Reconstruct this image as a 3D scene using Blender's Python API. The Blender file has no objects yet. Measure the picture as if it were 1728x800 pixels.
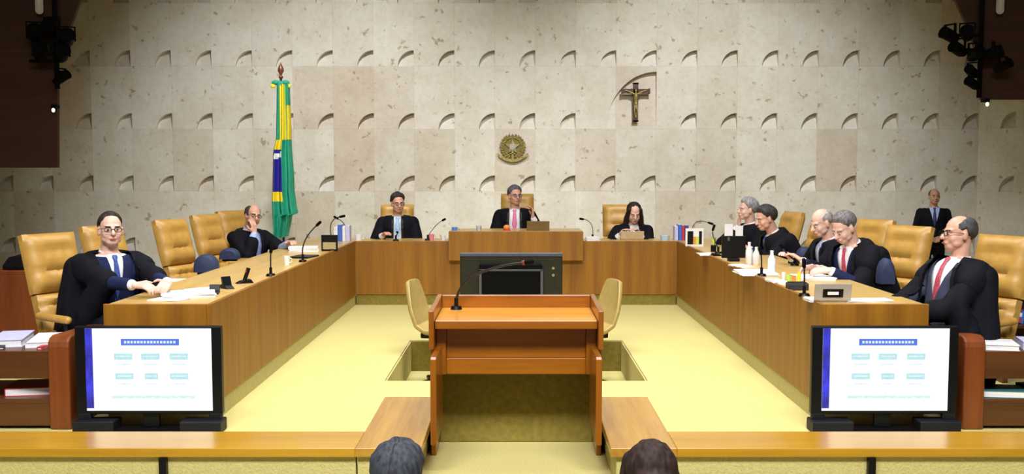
import bpy, bmesh, math, random
from mathutils import Vector, Matrix, noise
random.seed(7)
PI = math.pi
SC = bpy.context.scene
COL = SC.collection

# ------------------------------------------------------------------ camera
F, CX, CY, TP = 1800.0, 871.0, 431.0, 142.0/1800.0
PIT = math.atan(TP); PS, PC = math.sin(PIT), math.cos(PIT)
CAMZ = 1.587
cam_d = bpy.data.cameras.new('camera'); cam = bpy.data.objects.new('camera', cam_d)
COL.objects.link(cam); SC.camera = cam
cam_d.sensor_width = 36; cam_d.lens = F*36/1728
cam_d.shift_x = -(CX-864)/1728; cam_d.shift_y = (CY-400)/1728
cam_d.clip_start = .05; cam_d.clip_end = 100
cam.location = (0, 0, CAMZ); cam.rotation_euler = (PI/2-PIT, 0, 0)

def P(px, py, Y):                       # measured point of the photo at distance Y
    t = (CY-py)/F
    Z = Y*(t*PC-PS)/(PC+t*PS)
    d = Y*PC-Z*PS
    return Vector(((px-CX)/F*d, Y, CAMZ+Z))

# ------------------------------------------------------------------ world, lights, exposure
SC.view_settings.view_transform = 'Standard'; SC.view_settings.look = 'None'
SC.view_settings.gamma = 1; SC.view_settings.use_curve_mapping = False
SC.view_settings.exposure = 0.0
w = bpy.data.worlds.new('world'); SC.world = w; w.use_nodes = True
bg = w.node_tree.nodes['Background']; bg.inputs[0].default_value = (.95, .95, 1, 1); bg.inputs[1].default_value = .12

def area(name, loc, target, sx, sy, e, col=(1, .987, .972), spread=180):
    l = bpy.data.lights.new(name, 'AREA'); l.shape = 'RECTANGLE'; l.size = sx; l.size_y = sy
    l.energy = e; l.color = col; l.spread = math.radians(spread)
    o = bpy.data.objects.new(name, l); COL.objects.link(o); o.location = loc
    o.rotation_euler = (Vector(target)-Vector(loc)).to_track_quat('-Z', 'Y').to_euler()
    return o
area('overhead_light', (0, 9.3, 6.7), (0, 9.3, 0), 5.0, 3.5, 260, spread=110)
area('overhead_light', (0, 1.2, 6.7), (0, 7.0, 0), 7.0, 2.0, 540, spread=100)  # unseen front fill, added to brighten counter lining, faces and lectern front
def spot(name, loc, target, e, ang, blend, r=.3, col=(1, .987, .972)):
    l = bpy.data.lights.new(name, 'SPOT'); l.energy = e; l.spot_size = math.radians(ang); l.spot_blend = blend
    l.shadow_soft_size = r; l.color = col
    o = bpy.data.objects.new(name, l); COL.objects.link(o); o.location = loc
    o.rotation_euler = (Vector(target)-Vector(loc)).to_track_quat('-Z', 'Y').to_euler()
    return o
spot('wall_washer', (-2.2, 11.0, 6.6), (-2.9, 17.6, .7), 1950, 70, 1.0, .3)
spot('wall_washer', (2.4, 11.0, 6.6), (3.1, 17.6, .7), 1950, 70, 1.0, .3)
spot('bench_spot', (-1.0, 5.0, 6.6), (-2.7, 8.2, .8), 420, 70, .9, .25)
spot('bench_spot', (1.0, 5.0, 6.6), (2.7, 8.2, .8), 420, 70, .9, .25)

# ------------------------------------------------------------------ materials
def lin(r, g, b):
    f = lambda c: (c/255/12.92) if c/255 <= .04045 else ((c/255+.055)/1.055)**2.4
    return (f(r), f(g), f(b))
_m = {}
def mat(name, col, rough=.6, metal=0, noise_amt=.08, nscale=20, emit=0, spec=.5, stretch=(1, 1, 1), bump=0, trans=0, coat=0):
    if name in _m: return _m[name]
    m = bpy.data.materials.new(name); m.use_nodes = True
    nt = m.node_tree; b = nt.nodes['Principled BSDF']
    tc = nt.nodes.new('ShaderNodeTexCoord'); mp = nt.nodes.new('ShaderNodeMapping'); mp.inputs['Scale'].default_value = stretch
    nz = nt.nodes.new('ShaderNodeTexNoise'); nz.inputs['Scale'].default_value = nscale; nz.inputs['Detail'].default_value = 4
    nt.links.new(tc.outputs['Object'], mp.inputs[0]); nt.links.new(mp.outputs[0], nz.inputs[0])
    cr = nt.nodes.new('ShaderNodeValToRGB')
    cr.color_ramp.elements[0].position = .3; cr.color_ramp.elements[1].position = .7
    cr.color_ramp.elements[0].color = tuple(c*(1-noise_amt) for c in col)+(1,)
    cr.color_ramp.elements[1].color = tuple(min(1, c*(1+noise_amt)) for c in col)+(1,)
    nt.links.new(nz.outputs[0], cr.inputs[0]); nt.links.new(cr.outputs[0], b.inputs['Base Color'])
    b.inputs['Roughness'].default_value = rough; b.inputs['Metallic'].default_value = metal
    b.inputs['Specular IOR Level'].default_value = spec
    if coat: b.inputs['Coat Weight'].default_value = coat; b.inputs['Coat Roughness'].default_value = .12
    if trans: b.inputs['Transmission Weight'].default_value = trans
    if emit:
        nt.links.new(cr.outputs[0], b.inputs['Emission Color']); nt.links.remove(b.inputs['Base Color'].links[0]); b.inputs['Base Color'].default_value = (.01, .01, .01, 1); b.inputs['Emission Strength'].default_value = emit
    if bump:
        bp = nt.nodes.new('ShaderNodeBump'); bp.inputs['Strength'].default_value = bump; bp.inputs['Distance'].default_value = .01
        nt.links.new(nz.outputs[0], bp.inputs['Height']); nt.links.new(bp.outputs[0], b.inputs['Normal'])
    _m[name] = m; return m

def wood(name, c1, c2, axis='z', rough=.35, coat=.3, scale=1.0, bands=True):
    if name in _m: return _m[name]
    m = bpy.data.materials.new(name); m.use_nodes = True
    nt = m.node_tree; b = nt.nodes['Principled BSDF']; L = nt.links.new
    tc = nt.nodes.new('ShaderNodeTexCoord')
    st = {'z': (1, 1, .05), 'x': (.05, 1, 1), 'y': (1, .05, 1)}[axis]
    mp = nt.nodes.new('ShaderNodeMapping'); mp.inputs['Scale'].default_value = tuple(s*scale for s in st)
    L(tc.outputs['Object'], mp.inputs[0])
    n1 = nt.nodes.new('ShaderNodeTexNoise'); n1.inputs['Scale'].default_value = 9; n1.inputs['Detail'].default_value = 2
    n2 = nt.nodes.new('ShaderNodeTexNoise'); n2.inputs['Scale'].default_value = 60; n2.inputs['Detail'].default_value = 5
    L(mp.outputs[0], n1.inputs[0]); L(mp.outputs[0], n2.inputs[0])
    mx = nt.nodes.new('ShaderNodeMix'); mx.inputs[0].default_value = .35
    L(n1.outputs[0], mx.inputs[2]); L(n2.outputs[0], mx.inputs[3])
    cr = nt.nodes.new('ShaderNodeValToRGB'); cr.color_ramp.elements[0].position = .34; cr.color_ramp.elements[1].position = .64
    cr.color_ramp.elements[0].color = c1+(1,); cr.color_ramp.elements[1].color = c2+(1,)
    L(mx.outputs[0], cr.inputs[0]); L(cr.outputs[0], b.inputs['Base Color'])
    b.inputs['Roughness'].default_value = rough; b.inputs['Coat Weight'].default_value = coat; b.inputs['Coat Roughness'].default_value = .15
    _m[name] = m; return m

def stone_mat(x0, S, z0, R):
    m = bpy.data.materials.new('travertine'); m.use_nodes = True
    nt = m.node_tree; b = nt.nodes['Principled BSDF']; L = nt.links.new; N = nt.nodes.new
    tc = N('ShaderNodeTexCoord'); sp = N('ShaderNodeSeparateXYZ'); L(tc.outputs['Object'], sp.inputs[0])
    def math_(op, a, bb):
        n = N('ShaderNodeMath'); n.operation = op
        for i, v in enumerate((a, bb)):
            if v is None: continue
            if isinstance(v, (int, float)): n.inputs[i].default_value = v
            else: L(v, n.inputs[i])
        return n.outputs[0]
    fx = math_('DIVIDE', math_('SUBTRACT', sp.outputs[0], x0), S)
    fz = math_('DIVIDE', math_('SUBTRACT', sp.outputs[2], z0), R)
    cx = math_('FLOOR', fx, None); cz = math_('FLOOR', fz, None)
    cb = N('ShaderNodeCombineXYZ'); L(cx, cb.inputs[0]); L(cz, cb.inputs[1])
    wn = N('ShaderNodeTexWhiteNoise'); L(cb.outputs[0], wn.inputs[0])
    cr = N('ShaderNodeValToRGB'); e = cr.color_ramp.elements
    e[0].position = 0; e[0].color = lin(216, 211, 200)+(1,); e[1].position = 1; e[1].color = lin(228, 225, 217)+(1,)
    x = e.new(.12); x.color = lin(213, 201, 185)+(1,)
    x = e.new(.22); x.color = lin(221, 217, 208)+(1,)
    x = e.new(.7); x.color = lin(226, 223, 214)+(1,)
    L(wn.outputs[0], cr.inputs[0])
    def ns(sc, det, rough=.5):
        n = N('ShaderNodeTexNoise'); n.inputs['Scale'].default_value = sc; n.inputs['Detail'].default_value = det; n.inputs['Roughness'].default_value = rough
        L(tc.outputs['Object'], n.inputs[0]); return n.outputs[0]
    def ramp(src, p0, p1, a, bb):
        r = N('ShaderNodeValToRGB'); r.color_ramp.elements[0].position = p0; r.color_ramp.elements[1].position = p1
        r.color_ramp.elements[0].color = a+(1,); r.color_ramp.elements[1].color = bb+(1,); L(src, r.inputs[0]); return r.outputs[0]
    def mul(a, bb):
        mx = N('ShaderNodeMix'); mx.data_type = 'RGBA'; mx.blend_type = 'MULTIPLY'; mx.inputs[0].default_value = 1
        L(a, mx.inputs[6]); L(bb, mx.inputs[7]); return mx.outputs[2]
    c = mul(cr.outputs[0], ramp(ns(2.2, 6, .6), .35, .6, (.91, .885, .84), (1, 1, 1)))
    c = mul(c, ramp(ns(14, 5, .7), .36, .56, (.93, .91, .87), (1, 1, 1)))
    c = mul(c, ramp(ns(9.0, 3, .5), .28, .35, (.62, .55, .45), (1, 1, 1)))
    # block joints
    for f, wd in ((fx, .008), (fz, .006)):
        fr = math_('FRACT', f, None); lt = math_('LESS_THAN', fr, wd)
        c = mul(c, ramp(lt, 0, 1, (1, 1, 1), (.86, .83, .78)))
    L(c, b.inputs['Base Color']); b.inputs['Roughness'].default_value = .75
    bp = N('ShaderNodeBump'); bp.inputs['Strength'].default_value = .25; bp.inputs['Distance'].default_value = .02
    L(ns(9, 4, .6), bp.inputs['Height']); L(bp.outputs[0], b.inputs['Normal'])
    return m

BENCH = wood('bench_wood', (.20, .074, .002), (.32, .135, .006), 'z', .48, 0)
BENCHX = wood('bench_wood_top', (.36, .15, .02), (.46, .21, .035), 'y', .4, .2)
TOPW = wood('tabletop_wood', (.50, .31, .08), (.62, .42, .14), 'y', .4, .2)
TOPX = wood('tabletop_wood_far', (.50, .31, .08), (.62, .42, .14), 'x', .4, .2)
RAILX = wood('counter_wood_long', (.42, .21, .010), (.55, .30, .024), 'x', .22, .4)
RAILY = wood('counter_wood_side', (.36, .17, .018), (.54, .30, .045), 'y', .22, .4)
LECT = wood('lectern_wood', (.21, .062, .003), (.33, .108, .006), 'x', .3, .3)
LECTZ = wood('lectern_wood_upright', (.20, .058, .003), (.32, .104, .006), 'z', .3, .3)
LECTT = wood('lectern_wood_top_sheen', (.60, .24, .03), (.80, .38, .05), 'x', .32, .6)  # paler than the other lectern wood: reflected light put into the colour
RED = wood('red_wood', (.14, .030, .006), (.22, .055, .010), 'z', .4, .1)
REDX = wood('red_wood_board', (.065, .020, .004), (.11, .035, .007), 'x', .4, .1)
WINGW = wood('dark_panel_wood', (.030, .008, .002), (.055, .015, .003), 'x', .8, 0)
CARPET = mat('yellow_carpet', (.56, .50, .20), .95, noise_amt=.10, nscale=90, bump=.4, spec=.1)
CARPETW = mat('carpet_lining', (.52, .46, .20), .95, noise_amt=.10, nscale=60, spec=.1)
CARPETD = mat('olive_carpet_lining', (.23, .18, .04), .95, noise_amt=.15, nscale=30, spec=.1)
LEATHER = mat('tan_leather', (.48, .27, .055), .42, noise_amt=.10, nscale=14, bump=.08)
LEATHERD = mat('tan_leather_seam', (.30, .16, .035), .5, noise_amt=.1, nscale=14)
BLACK = mat('black_plastic', (.004, .004, .005), .4, noise_amt=.1, spec=.22)
BLACKM = mat('black_matte', (.002, .002, .002), .8, noise_amt=.1, spec=.1)
GREY = mat('grey_metal', (.10, .105, .115), .4, .4)
CHROME = mat('brushed_metal', (.45, .45, .46), .3, .9)
WHITE = mat('white_paper', (.82, .83, .86), .8, noise_amt=.03)
NAVY = mat('navy_cloth', (.012, .018, .065), .8, noise_amt=.15, spec=.2)
NAVYC = mat('navy_rounded_form', (.016, .028, .08), .7, noise_amt=.2)
ROBE = mat('black_robe_cloth', (.0045, .005, .009), .8, noise_amt=.25, nscale=12, spec=.15)
BLKSUIT = mat('black_suit_cloth', (.005, .005, .008), .8, noise_amt=.2, spec=.15)
SHIRT = mat('white_shirt', (.80, .80, .82), .8, noise_amt=.03)
BRASS = mat('old_gold', (.36, .29, .095), .42, .55, noise_amt=.45, nscale=45)

# ------------------------------------------------------------------ mesh helpers
class MB:
    def __init__(s): s.v = []; s.f = []; s.mi = []; s.cur = 0
    def add(s, vs, fs):
        o = len(s.v); s.v += [tuple(v) for v in vs]; s.f += [tuple(i+o for i in f) for f in fs]; s.mi += [s.cur]*len(fs)
    def box(s, a, b, M=None):
        x0, y0, z0 = a; x1, y1, z1 = b
        vs = [Vector(p) for p in ((x0,y0,z0),(x1,y0,z0),(x1,y1,z0),(x0,y1,z0),(x0,y0,z1),(x1,y0,z1),(x1,y1,z1),(x0,y1,z1))]
        if M: vs = [M@v for v in vs]
        s.add(vs, [(0,3,2,1),(4,5,6,7),(0,1,5,4),(1,2,6,5),(2,3,7,6),(3,0,4,7)])
    def loft(s, rings, cap=True):
        n = len(rings[0]); o = len(s.v)
        vs = [p for r in rings for p in r]; fs = []
        for i in range(len(rings)-1):
            for j in range(n):
                k = (j+1) % n
                fs.append((i*n+j, i*n+k, (i+1)*n+k, (i+1)*n+j))
        if cap: fs.append(tuple(reversed(range(n)))); fs.append(tuple((len(rings)-1)*n+j for j in range(n)))
        s.add(vs, fs)
    def tube(s, pts, rad, n=10, M=None):
        pts = [Vector(p) for p in pts]
        if not isinstance(rad, (list, tuple)): rad = [rad]*len(pts)
        rings = []; ref = None
        for i, p in enumerate(pts):
            d = (pts[min(i+1, len(pts)-1)]-pts[max(i-1, 0)])
            if d.length < 1e-9: d = Vector((0, 0, 1))
            d.normalize()
            if ref is None:
                ref = Vector((0, 0, 1)) if abs(d.z) < .9 else Vector((1, 0, 0))
            a = d.cross(ref)
            if a.length < 1e-6: a = d.cross(Vector((0, 1, 0)))
            a.normalize(); b2 = d.cross(a).normalized(); ref = -b2 if False else ref
            rings.append([p+(a*math.cos(t)+b2*math.sin(t))*rad[i] for t in [2*PI*j/n for j in range(n)]])
        if M: rings = [[M@q for q in r] for r in rings]
        s.loft(rings)
    def capsule(s, p0, p1, r0, r1=None, n=14, M=None):
        if r1 is None: r1 = r0
        p0 = Vector(p0); p1 = Vector(p1); d = p1-p0
        if d.length < 1e-6: d = Vector((0, 0, 1e-4)); p1 = p0+d
        u = d.normalized(); pts = []; rad = []
        for k in range(5):
            a = PI/2*(k+.25)/5.0; pts.append(p0-u*r0*math.cos(a)); rad.append(r0*math.sin(a))
        pts += [p0, p1]; rad += [r0, r1]
        for k in range(4, -1, -1):
            a = PI/2*(k+.25)/5.0; pts.append(p1+u*r1*math.cos(a)); rad.append(r1*math.sin(a))
        ref = Vector((0, 0, 1)) if abs(u.z) < .9 else Vector((1, 0, 0))
        a_ = u.cross(ref).normalized(); b_ = u.cross(a_)
        rings = [[p+(a_*math.cos(t)+b_*math.sin(t))*r for t in [2*PI*j/n for j in range(n)]] for p, r in zip(pts, rad)]
        if M: rings = [[M@q for q in r] for r in rings]
        s.loft(rings)
    def ell(s, c, r, M=None, n=16, m=10):
        c = Vector(c); rings = []
        for i in range(m+1):
            e = -PI/2+PI*(i+ (.12 if i == 0 else (-.12 if i == m else 0)))/m
            rings.append([Vector((c.x+r[0]*math.cos(e)*math.cos(t), c.y+r[1]*math.cos(e)*math.sin(t), c.z+r[2]*math.sin(e))) for t in [2*PI*j/n for j in range(n)]])
        if M: rings = [[M@q for q in rr] for rr in rings]
        s.loft(rings)
    def cyl(s, c, r, h, n=20, r2=None, M=None):
        c = Vector(c); r2 = r if r2 is None else r2
        rings = [[c+Vector((rr*math.cos(2*PI*j/n), rr*math.sin(2*PI*j/n), zz)) for j in range(n)] for rr, zz in ((r, 0), (r2, h))]
        if M: rings = [[M@q for q in rr] for rr in rings]
        s.loft(rings)
    def lathe(s, prof, c=(0, 0, 0), n=20, M=None):
        c = Vector(c)
        rings = [[c+Vector((r*math.cos(2*PI*j/n), r*math.sin(2*PI*j/n), z)) for j in range(n)] for r, z in prof]
        if M: rings = [[M@q for q in rr] for rr in rings]
        s.loft(rings)
    def prism(s, poly, a, b, axis='x', M=None):       # poly in the other two axes (y,z)/(x,z)/(x,y)
        def pt(u, v, w):
            return Vector({'x': (w, u, v), 'y': (u, w, v), 'z': (u, v, w)}[axis])
        r = [[pt(u, v, a) for u, v in poly], [pt(u, v, b) for u, v in poly]]
        if M: r = [[M@q for q in rr] for rr in r]
        s.loft(r)
    def mesh(s, name, mats):
        me = bpy.data.meshes.new(name); me.from_pydata(s.v, [], s.f)
        for m in (mats if isinstance(mats, (list, tuple)) else [mats]): me.materials.append(m)
        me.polygons.foreach_set('material_index', s.mi)
        bm = bmesh.new(); bm.from_mesh(me); bmesh.ops.recalc_face_normals(bm, faces=bm.faces); bm.to_mesh(me); bm.free()
        return me
    def build(s, name, mats, parent=None, bevel=0, smooth=False, seg=2, loc=None):
        me = s.mesh(name, mats)
        o = bpy.data.objects.new(name, me); COL.objects.link(o)
        if loc is not None: o.location = loc
        if parent: o.parent = parent
        if bevel:
            md = o.modifiers.new('bevel', 'BEVEL'); md.width = bevel; md.segments = seg; md.limit_method = 'ANGLE'; md.angle_limit = .6
        if smooth:
            for p in me.polygons: p.use_smooth = True
            try: me.set_sharp_from_angle(angle=math.radians(45))
            except Exception: pass
        return o

def remesh(mb, name, voxel, smooth=4):
    me = mb.mesh(name+'_src', [])
    o = bpy.data.objects.new('tmp', me); COL.objects.link(o)
    md = o.modifiers.new('r', 'REMESH'); md.mode = 'VOXEL'; md.voxel_size = voxel; md.use_smooth_shade = True
    if smooth:
        s = o.modifiers.new('s', 'SMOOTH'); s.factor = .5; s.iterations = smooth
    bpy.context.view_layer.update()
    dg = bpy.context.evaluated_depsgraph_get()
    r = bpy.data.meshes.new_from_object(o.evaluated_get(dg))
    bpy.data.objects.remove(o); bpy.data.meshes.remove(me)
    r.name = name
    for p in r.polygons: p.use_smooth = True
    return r
def link(me, name, m, parent=None):
    me.materials.clear()
    for q in (m if isinstance(m, (list, tuple)) else [m]): me.materials.append(q)
    o = bpy.data.objects.new(name, me); COL.objects.link(o)
    if parent: o.parent = parent
    return o
def tag(o, label, cat, group=None):
    o['label'] = label; o['category'] = cat
    if group: o['group'] = group
    return o
def thing(name, label, cat, loc=(0, 0, 0), rz=0, group=None):
    o = bpy.data.objects.new(name, None); COL.objects.link(o); o.empty_display_size = .1
    o.location = loc; o.rotation_euler = (0, 0, rz)
    return tag(o, label, cat, group)
def struct(o): o['kind'] = 'structure'; return o
def dup(root, loc, rz, label, group=None):
    r = root.copy(); COL.objects.link(r); r.location = loc; r.rotation_euler = (0, 0, rz)
    r['label'] = label
    if group: r['group'] = group
    for ch in list(root.children):
        c = ch.copy(); COL.objects.link(c); c.parent = r
        for g in ch.children:
            d = g.copy(); COL.objects.link(d); d.parent = c
    return r
def rot(a, ax): return Matrix.Rotation(a, 4, ax)
def tr(*v): return Matrix.Translation(v)

# ------------------------------------------------------------------ the room
WY = 17.6; LOW = -.4; CEIL = 7.0
k0 = P(903, 216, WY); S = 68.0/F*(WY*PC-(k0.z-CAMZ)*PS)
zb1, zb3 = P(900, 112, WY).z, P(900, 323, WY).z
R = (zb1-zb3)/2; zb2 = (zb1+zb3)/2
STONE = stone_mat(k0.x, S, zb2, R)
AW = 27/68*S
def stone_cells(mb, ks, rows, M, special=False):
    # local plane: x along wall, z up, surface at y=0, recess towards +y
    def q(x, y, z): return M@Vector((x, y, z))
    for r in rows:
        zb = zb2+r*R; zt = zb+R
        zlo = max(zb, LOW); zhi = min(zt, CEIL)
        for k in ks:
            xr = k0.x+k*S; xl = xr-S; w_, h_, dep, dep2 = AW, AW*1.0, .15, .01
            if special and r == 0 and k == 2: continue
            if special and r == 0 and k == 3: xl -= S; w_, h_, dep, dep2 = 84/68*S, 96/68*S, .12, .0
            if zb < LOW or zt > CEIL:
                mb.add([q(xl, 0, zlo), q(xr, 0, zlo), q(xr, 0, zhi), q(xl, 0, zhi)], [(0, 1, 2, 3)]); continue
            n = 10 if w_ < .5 else 28
            arc = [(xr-w_*math.cos(PI/2*i/n), zb+h_*math.sin(PI/2*i/n)) for i in range(n+1)]
            vs = [q(xl, 0, zt), q(xl, 0, zb)]+[q(x, 0, z) for x, z in arc]+[q(xr, 0, zt)]
            fs = [(0, i, i+1) for i in range(1, len(vs)-1)]
            o = len(vs)
            fl = [dep2+(dep-dep2)*(.25+.75*min(1, (z-zb)/h_*1.2)) for x, z in arc]
            vs += [q(x, f, z) for (x, z), f in zip(arc, fl)]
            vs += [q(xr, 0, zb), q(xr, dep2, zb)]
            for i in range(n): fs.append((2+i, 2+i+1, o+i+1, o+i))
            c0, c1 = o+n+1, o+n+2
            for i in range(n): fs.append((o+i, o+i+1, c1))
            fs.append((2+n, c0, c1, o+n)); fs.append((2, o, c1, c0))
            mb.add(vs, fs)
mb = MB(); stone_cells(mb, range(-14, 12), range(-4, 7), tr(0, WY, 0), True)
XL = k0.x-15*S; XR = k0.x+11*S
def plain_mesh(mb, name, m):
    me = bpy.data.meshes.new(name); me.from_pydata(mb.v, [], mb.f); me.materials.append(m)
    o = bpy.data.objects.new(name, me); COL.objects.link(o); return o
struct(plain_mesh(mb, 'wall_back', STONE))
mb = MB(); stone_cells(mb, range(12, 15), range(-4, 7), tr(XR, WY, 0)@rot(math.radians(-58), 'Z')@tr(-XR, 0, 0))
struct(plain_mesh(mb, 'wall_right_return', STONE))
SIDE = mat('side_wall_plaster', (.24, .17, .11), .85)
ex = XR+3*S*math.cos(math.radians(58)); ey = WY-3*S*math.sin(math.radians(58))
m_ = MB(); m_.box((ex, -2, LOW), (ex+.2, ey, CEIL)); struct(m_.build('wall_right', SIDE))
m_ = MB(); m_.box((XL-.2, -2, LOW), (XL, WY, CEIL)); struct(m_.build('wall_left', SIDE))
m_ = MB(); m_.box((XL-.2, -2, CEIL), (ex+.2, WY+.2, CEIL+.15)); struct(m_.build('ceiling', mat('ceiling_paint', (.20, .14, .09), .9)))
AUD = -.72
m_ = MB(); m_.box((XL-.2, 4.75, LOW-.5), (ex+.2, WY+.2, LOW)); m_.box((XL-.2, -2, AUD-.18), (ex+.2, 4.75, AUD)); fl = struct(m_.build('floor', CARPET))
# raised carpeted platform of the court, with the sunken clerks' pit left open
PX0 = P(690, 575, 9.99).x; PY1 = 9.95; PY0 = 8.0; PZ = -.29
PLX, PY_END, PY_ST = 4.75, 14.6, 5.0
m_ = MB()
for a, b in (((-PLX, PY_ST+.5, LOW), (-1.0, PY_END, 0)), ((1.0, PY_ST+.5, LOW), (PLX, PY_END, 0)),
             ((-1.0, PY_ST+.2, LOW), (1.0, PY0, 0)), ((-1.0, PY1, LOW), (1.0, PY_END, 0)), ((-1.0, PY0, LOW), (1.0, PY1, PZ))):
    m_.box(a, b)
struct(m_.build('floor_platform', CARPET))
m_ = MB()
m_.box((-.999, PY1-.012, PZ), (.999, PY1-.001, -.012))
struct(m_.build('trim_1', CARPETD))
m_ = MB()
for s in (-1, 1): m_.box((min(s*.999, s*.988), PY0, PZ), (max(s*.999, s*.988), PY1-.013, -.012))
struct(m_.build('trim_2', CARPETW))

# low timber kerb by the left wall and right wall
m_ = MB(); m_.box((XL+.05, 13.9, LOW), (-5.4, 14.25, -.18)); tag(m_.build('timber_ledge', RAILX, bevel=.01), 'low honey-coloured timber ledge on the floor at the far left edge', 'ledge')
m_ = MB(); m_.box((5.6, 12.3, LOW), (ex-.1, 12.6, -.12)); tag(m_.build('timber_ledge', RAILX, bevel=.01), 'low honey-coloured timber ledge on the floor behind the right magazine cabinet', 'ledge')

# wood clad wings hanging at both sides
def wing(pts, Y, name, th=.06):
    ps = [P(x, y, Y) for x, y in pts]
    m = MB(); m.prism([(p.x, p.z) for p in ps], Y, Y+th, 'y'); return struct(m.build(name, WINGW))
def clampx(poly): return poly
wing([(-130, 283), (97, 283), (97, 104), (118, 47), (137, -5), (160, -66), (176, -110), (176, -640), (-130, -640)], 13, 'trim_3')
wing([(1900, 168), (1656, 168), (1656, 108), (1632, 42), (1610, -5), (1590, -60), (1590, -640), (1900, -640)], 13, 'trim_4')

# ------------------------------------------------------------------ benches
BX, BYN, BYF, BZ, BD = 1.90, 6.59, 12.6, .762, .67
PL = .126
def side_bench(s, label):
    t = thing('side_bench', label, 'bench', (s*(BX+BD/2), (BYN+BYF)/2, 0))
    ox, oy = t.location.x, t.location.y
    def bx(a, b): 
        m = MB(); x0, x1 = sorted((s*a[0]-ox, s*b[0]-ox)); m.box((x0, a[1]-oy, a[2]), (x1, b[1]-oy, b[2])); return m
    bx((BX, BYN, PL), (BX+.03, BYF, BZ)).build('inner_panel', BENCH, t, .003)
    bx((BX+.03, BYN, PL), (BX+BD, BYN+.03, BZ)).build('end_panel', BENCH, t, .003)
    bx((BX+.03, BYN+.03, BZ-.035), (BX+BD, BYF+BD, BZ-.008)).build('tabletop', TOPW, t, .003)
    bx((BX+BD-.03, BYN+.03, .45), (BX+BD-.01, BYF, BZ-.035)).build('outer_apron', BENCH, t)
    bx((BX+.012, BYN+.012, 0), (BX+.04, BYF, PL)).build('plinth', CARPETW, t)
    bx((BX+.04, BYN+.012, 0), (BX+BD-.01, BYN+.04, PL)).build('plinth', CARPETW, t)
    for y in (8.6, 10.6): bx((BX+.04, y, .0), (BX+BD-.04, y+.03, BZ-.035)).build('support_panel', BENCH, t)
side_bench(-1, 'long honey wood bench along the left side of the floor')
side_bench(1, 'long honey wood bench along the right side of the floor')
t = thing('far_bench', 'honey wood bench across the far end of the floor', 'bench', (0, BYF+.3, 0))
oy = BYF+.3
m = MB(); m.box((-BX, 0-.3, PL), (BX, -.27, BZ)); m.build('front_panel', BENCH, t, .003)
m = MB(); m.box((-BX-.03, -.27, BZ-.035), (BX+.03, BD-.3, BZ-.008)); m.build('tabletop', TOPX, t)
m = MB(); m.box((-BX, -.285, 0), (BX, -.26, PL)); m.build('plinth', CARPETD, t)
for x in (-1.4, 1.37): m = MB(); m.box((x, -.26, 0), (x+.03, BD-.33, BZ-.035)); m.build('support_panel', BENCH, t)
# raised presiding desk on the far bench
pa, pb = P(757, 391, 12.5), P(984, 440, 12.5)
PDT = pa.z
t = thing('presiding_desk', 'raised box-fronted wooden desk in the middle of the far bench', 'desk', ((pa.x+pb.x)/2, 12.8, BZ))
hw = (pb.x-pa.x)/2
m = MB(); m.box((-hw, -.30, pb.z-BZ), (hw, -.215, PDT-BZ)); m.build('front_panel', BENCH, t, .004)
m = MB(); m.box((-hw, -.215, PDT-BZ-.03), (hw, .42, PDT-BZ)); m.build('top', TOPX, t, .003)
for s in (-1, 1): m = MB(); m.box((min(s*hw, s*(hw-.03)), -.2, .0), (max(s*hw, s*(hw-.03)), .42, PDT-BZ-.03)); m.build('side_panel', BENCH, t)

# ------------------------------------------------------------------ lawyers' counters in front and the lectern
CZ = P(0, 757, 5.2).z
CYF = 5.55
def counter(s, label):
    t = thing('front_counter', label, 'counter', (s*2.8, 5.37, LOW))
    z = CZ-LOW
    xi, xo = .47, 6.0
    def B(x0, x1, y0, y1, z0, z1):
        m = MB(); a, b = sorted((s*x0-s*2.8, s*x1-s*2.8)); m.box((a, y0-5.37, z0), (b, y1-5.37, z1)); return m
    B(.80, xo, 5.20, CYF, z-.045, z).build('long_top', RAILX, t, .004)
    B(.47, .80, 5.20, 6.42, z-.045, z).build('return_top', RAILY, t, .004)
    B(.80, xo, 5.222, 5.28, 0, z-.045).build('long_lining', CARPET, t)
    B(.50, .79, 5.222, 5.48, 0, z-.045).build('return_lining', CARPET, t)
    B(.50, .76, 5.50, 6.38, -LOW, z-.045).build('return_lining', CARPET, t)
    for px in ((283,) if s < 0 else (1463,)):
        x = abs(P(px, 785, 5.27).x)
        B(x-.018, x+.018, 5.19, 5.222, 0, z-.045).build('bracket', BLACK, t)
    return t
counter(-1, 'low glossy yellow wood counter turning in at the left of the lectern')
counter(1, 'low glossy yellow wood counter turning in at the right of the lectern')

t = thing('lectern', 'reddish wooden lectern with raised rim facing the far bench', 'lectern', (0, 6.1, 0))
LX = .475
def LB(a, b, name, mt, bev=.004):
    m = MB(); m.box((a[0], a[1]-6.1, a[2]), (b[0], b[1]-6.1, b[2])); return m.build(name, mt, t, bev)
zr = P(724, 519, 5.78).z; zs = zr-.075
for s in (-1, 1):
    m = MB()
    x0, x1 = sorted((s*LX, s*(LX-.028)))
    m.prism([(5.74-6.1, zr-.015), (6.42-6.1, zr), (6.42-6.1, .0), (5.86-6.1, .0), (5.86-6.1, .62), (5.74-6.1, .62)], x0, x1, 'x')
    m.build('side_panel', LECTZ, t, .004)
    zw0, zw1 = P(727, 752, 5.45).z, P(727, 604, 5.45).z
    m = MB(); x0, x1 = sorted((s*(LX-.03), s*(LX-.062)))
    m.prism([(5.45-6.1, zw1-.01), (5.47-6.1, zw1), (5.92-6.1, P(740, 582, 5.92).z), (5.92-6.1, zw0), (5.45-6.1, zw0)], x0, x1, 'x')
    m.build('side_wing', LECTZ, t, .004)
LB((-LX+.03, 6.36, .48), (LX-.03, 6.40, zr), 'back_rim', LECT)
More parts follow.
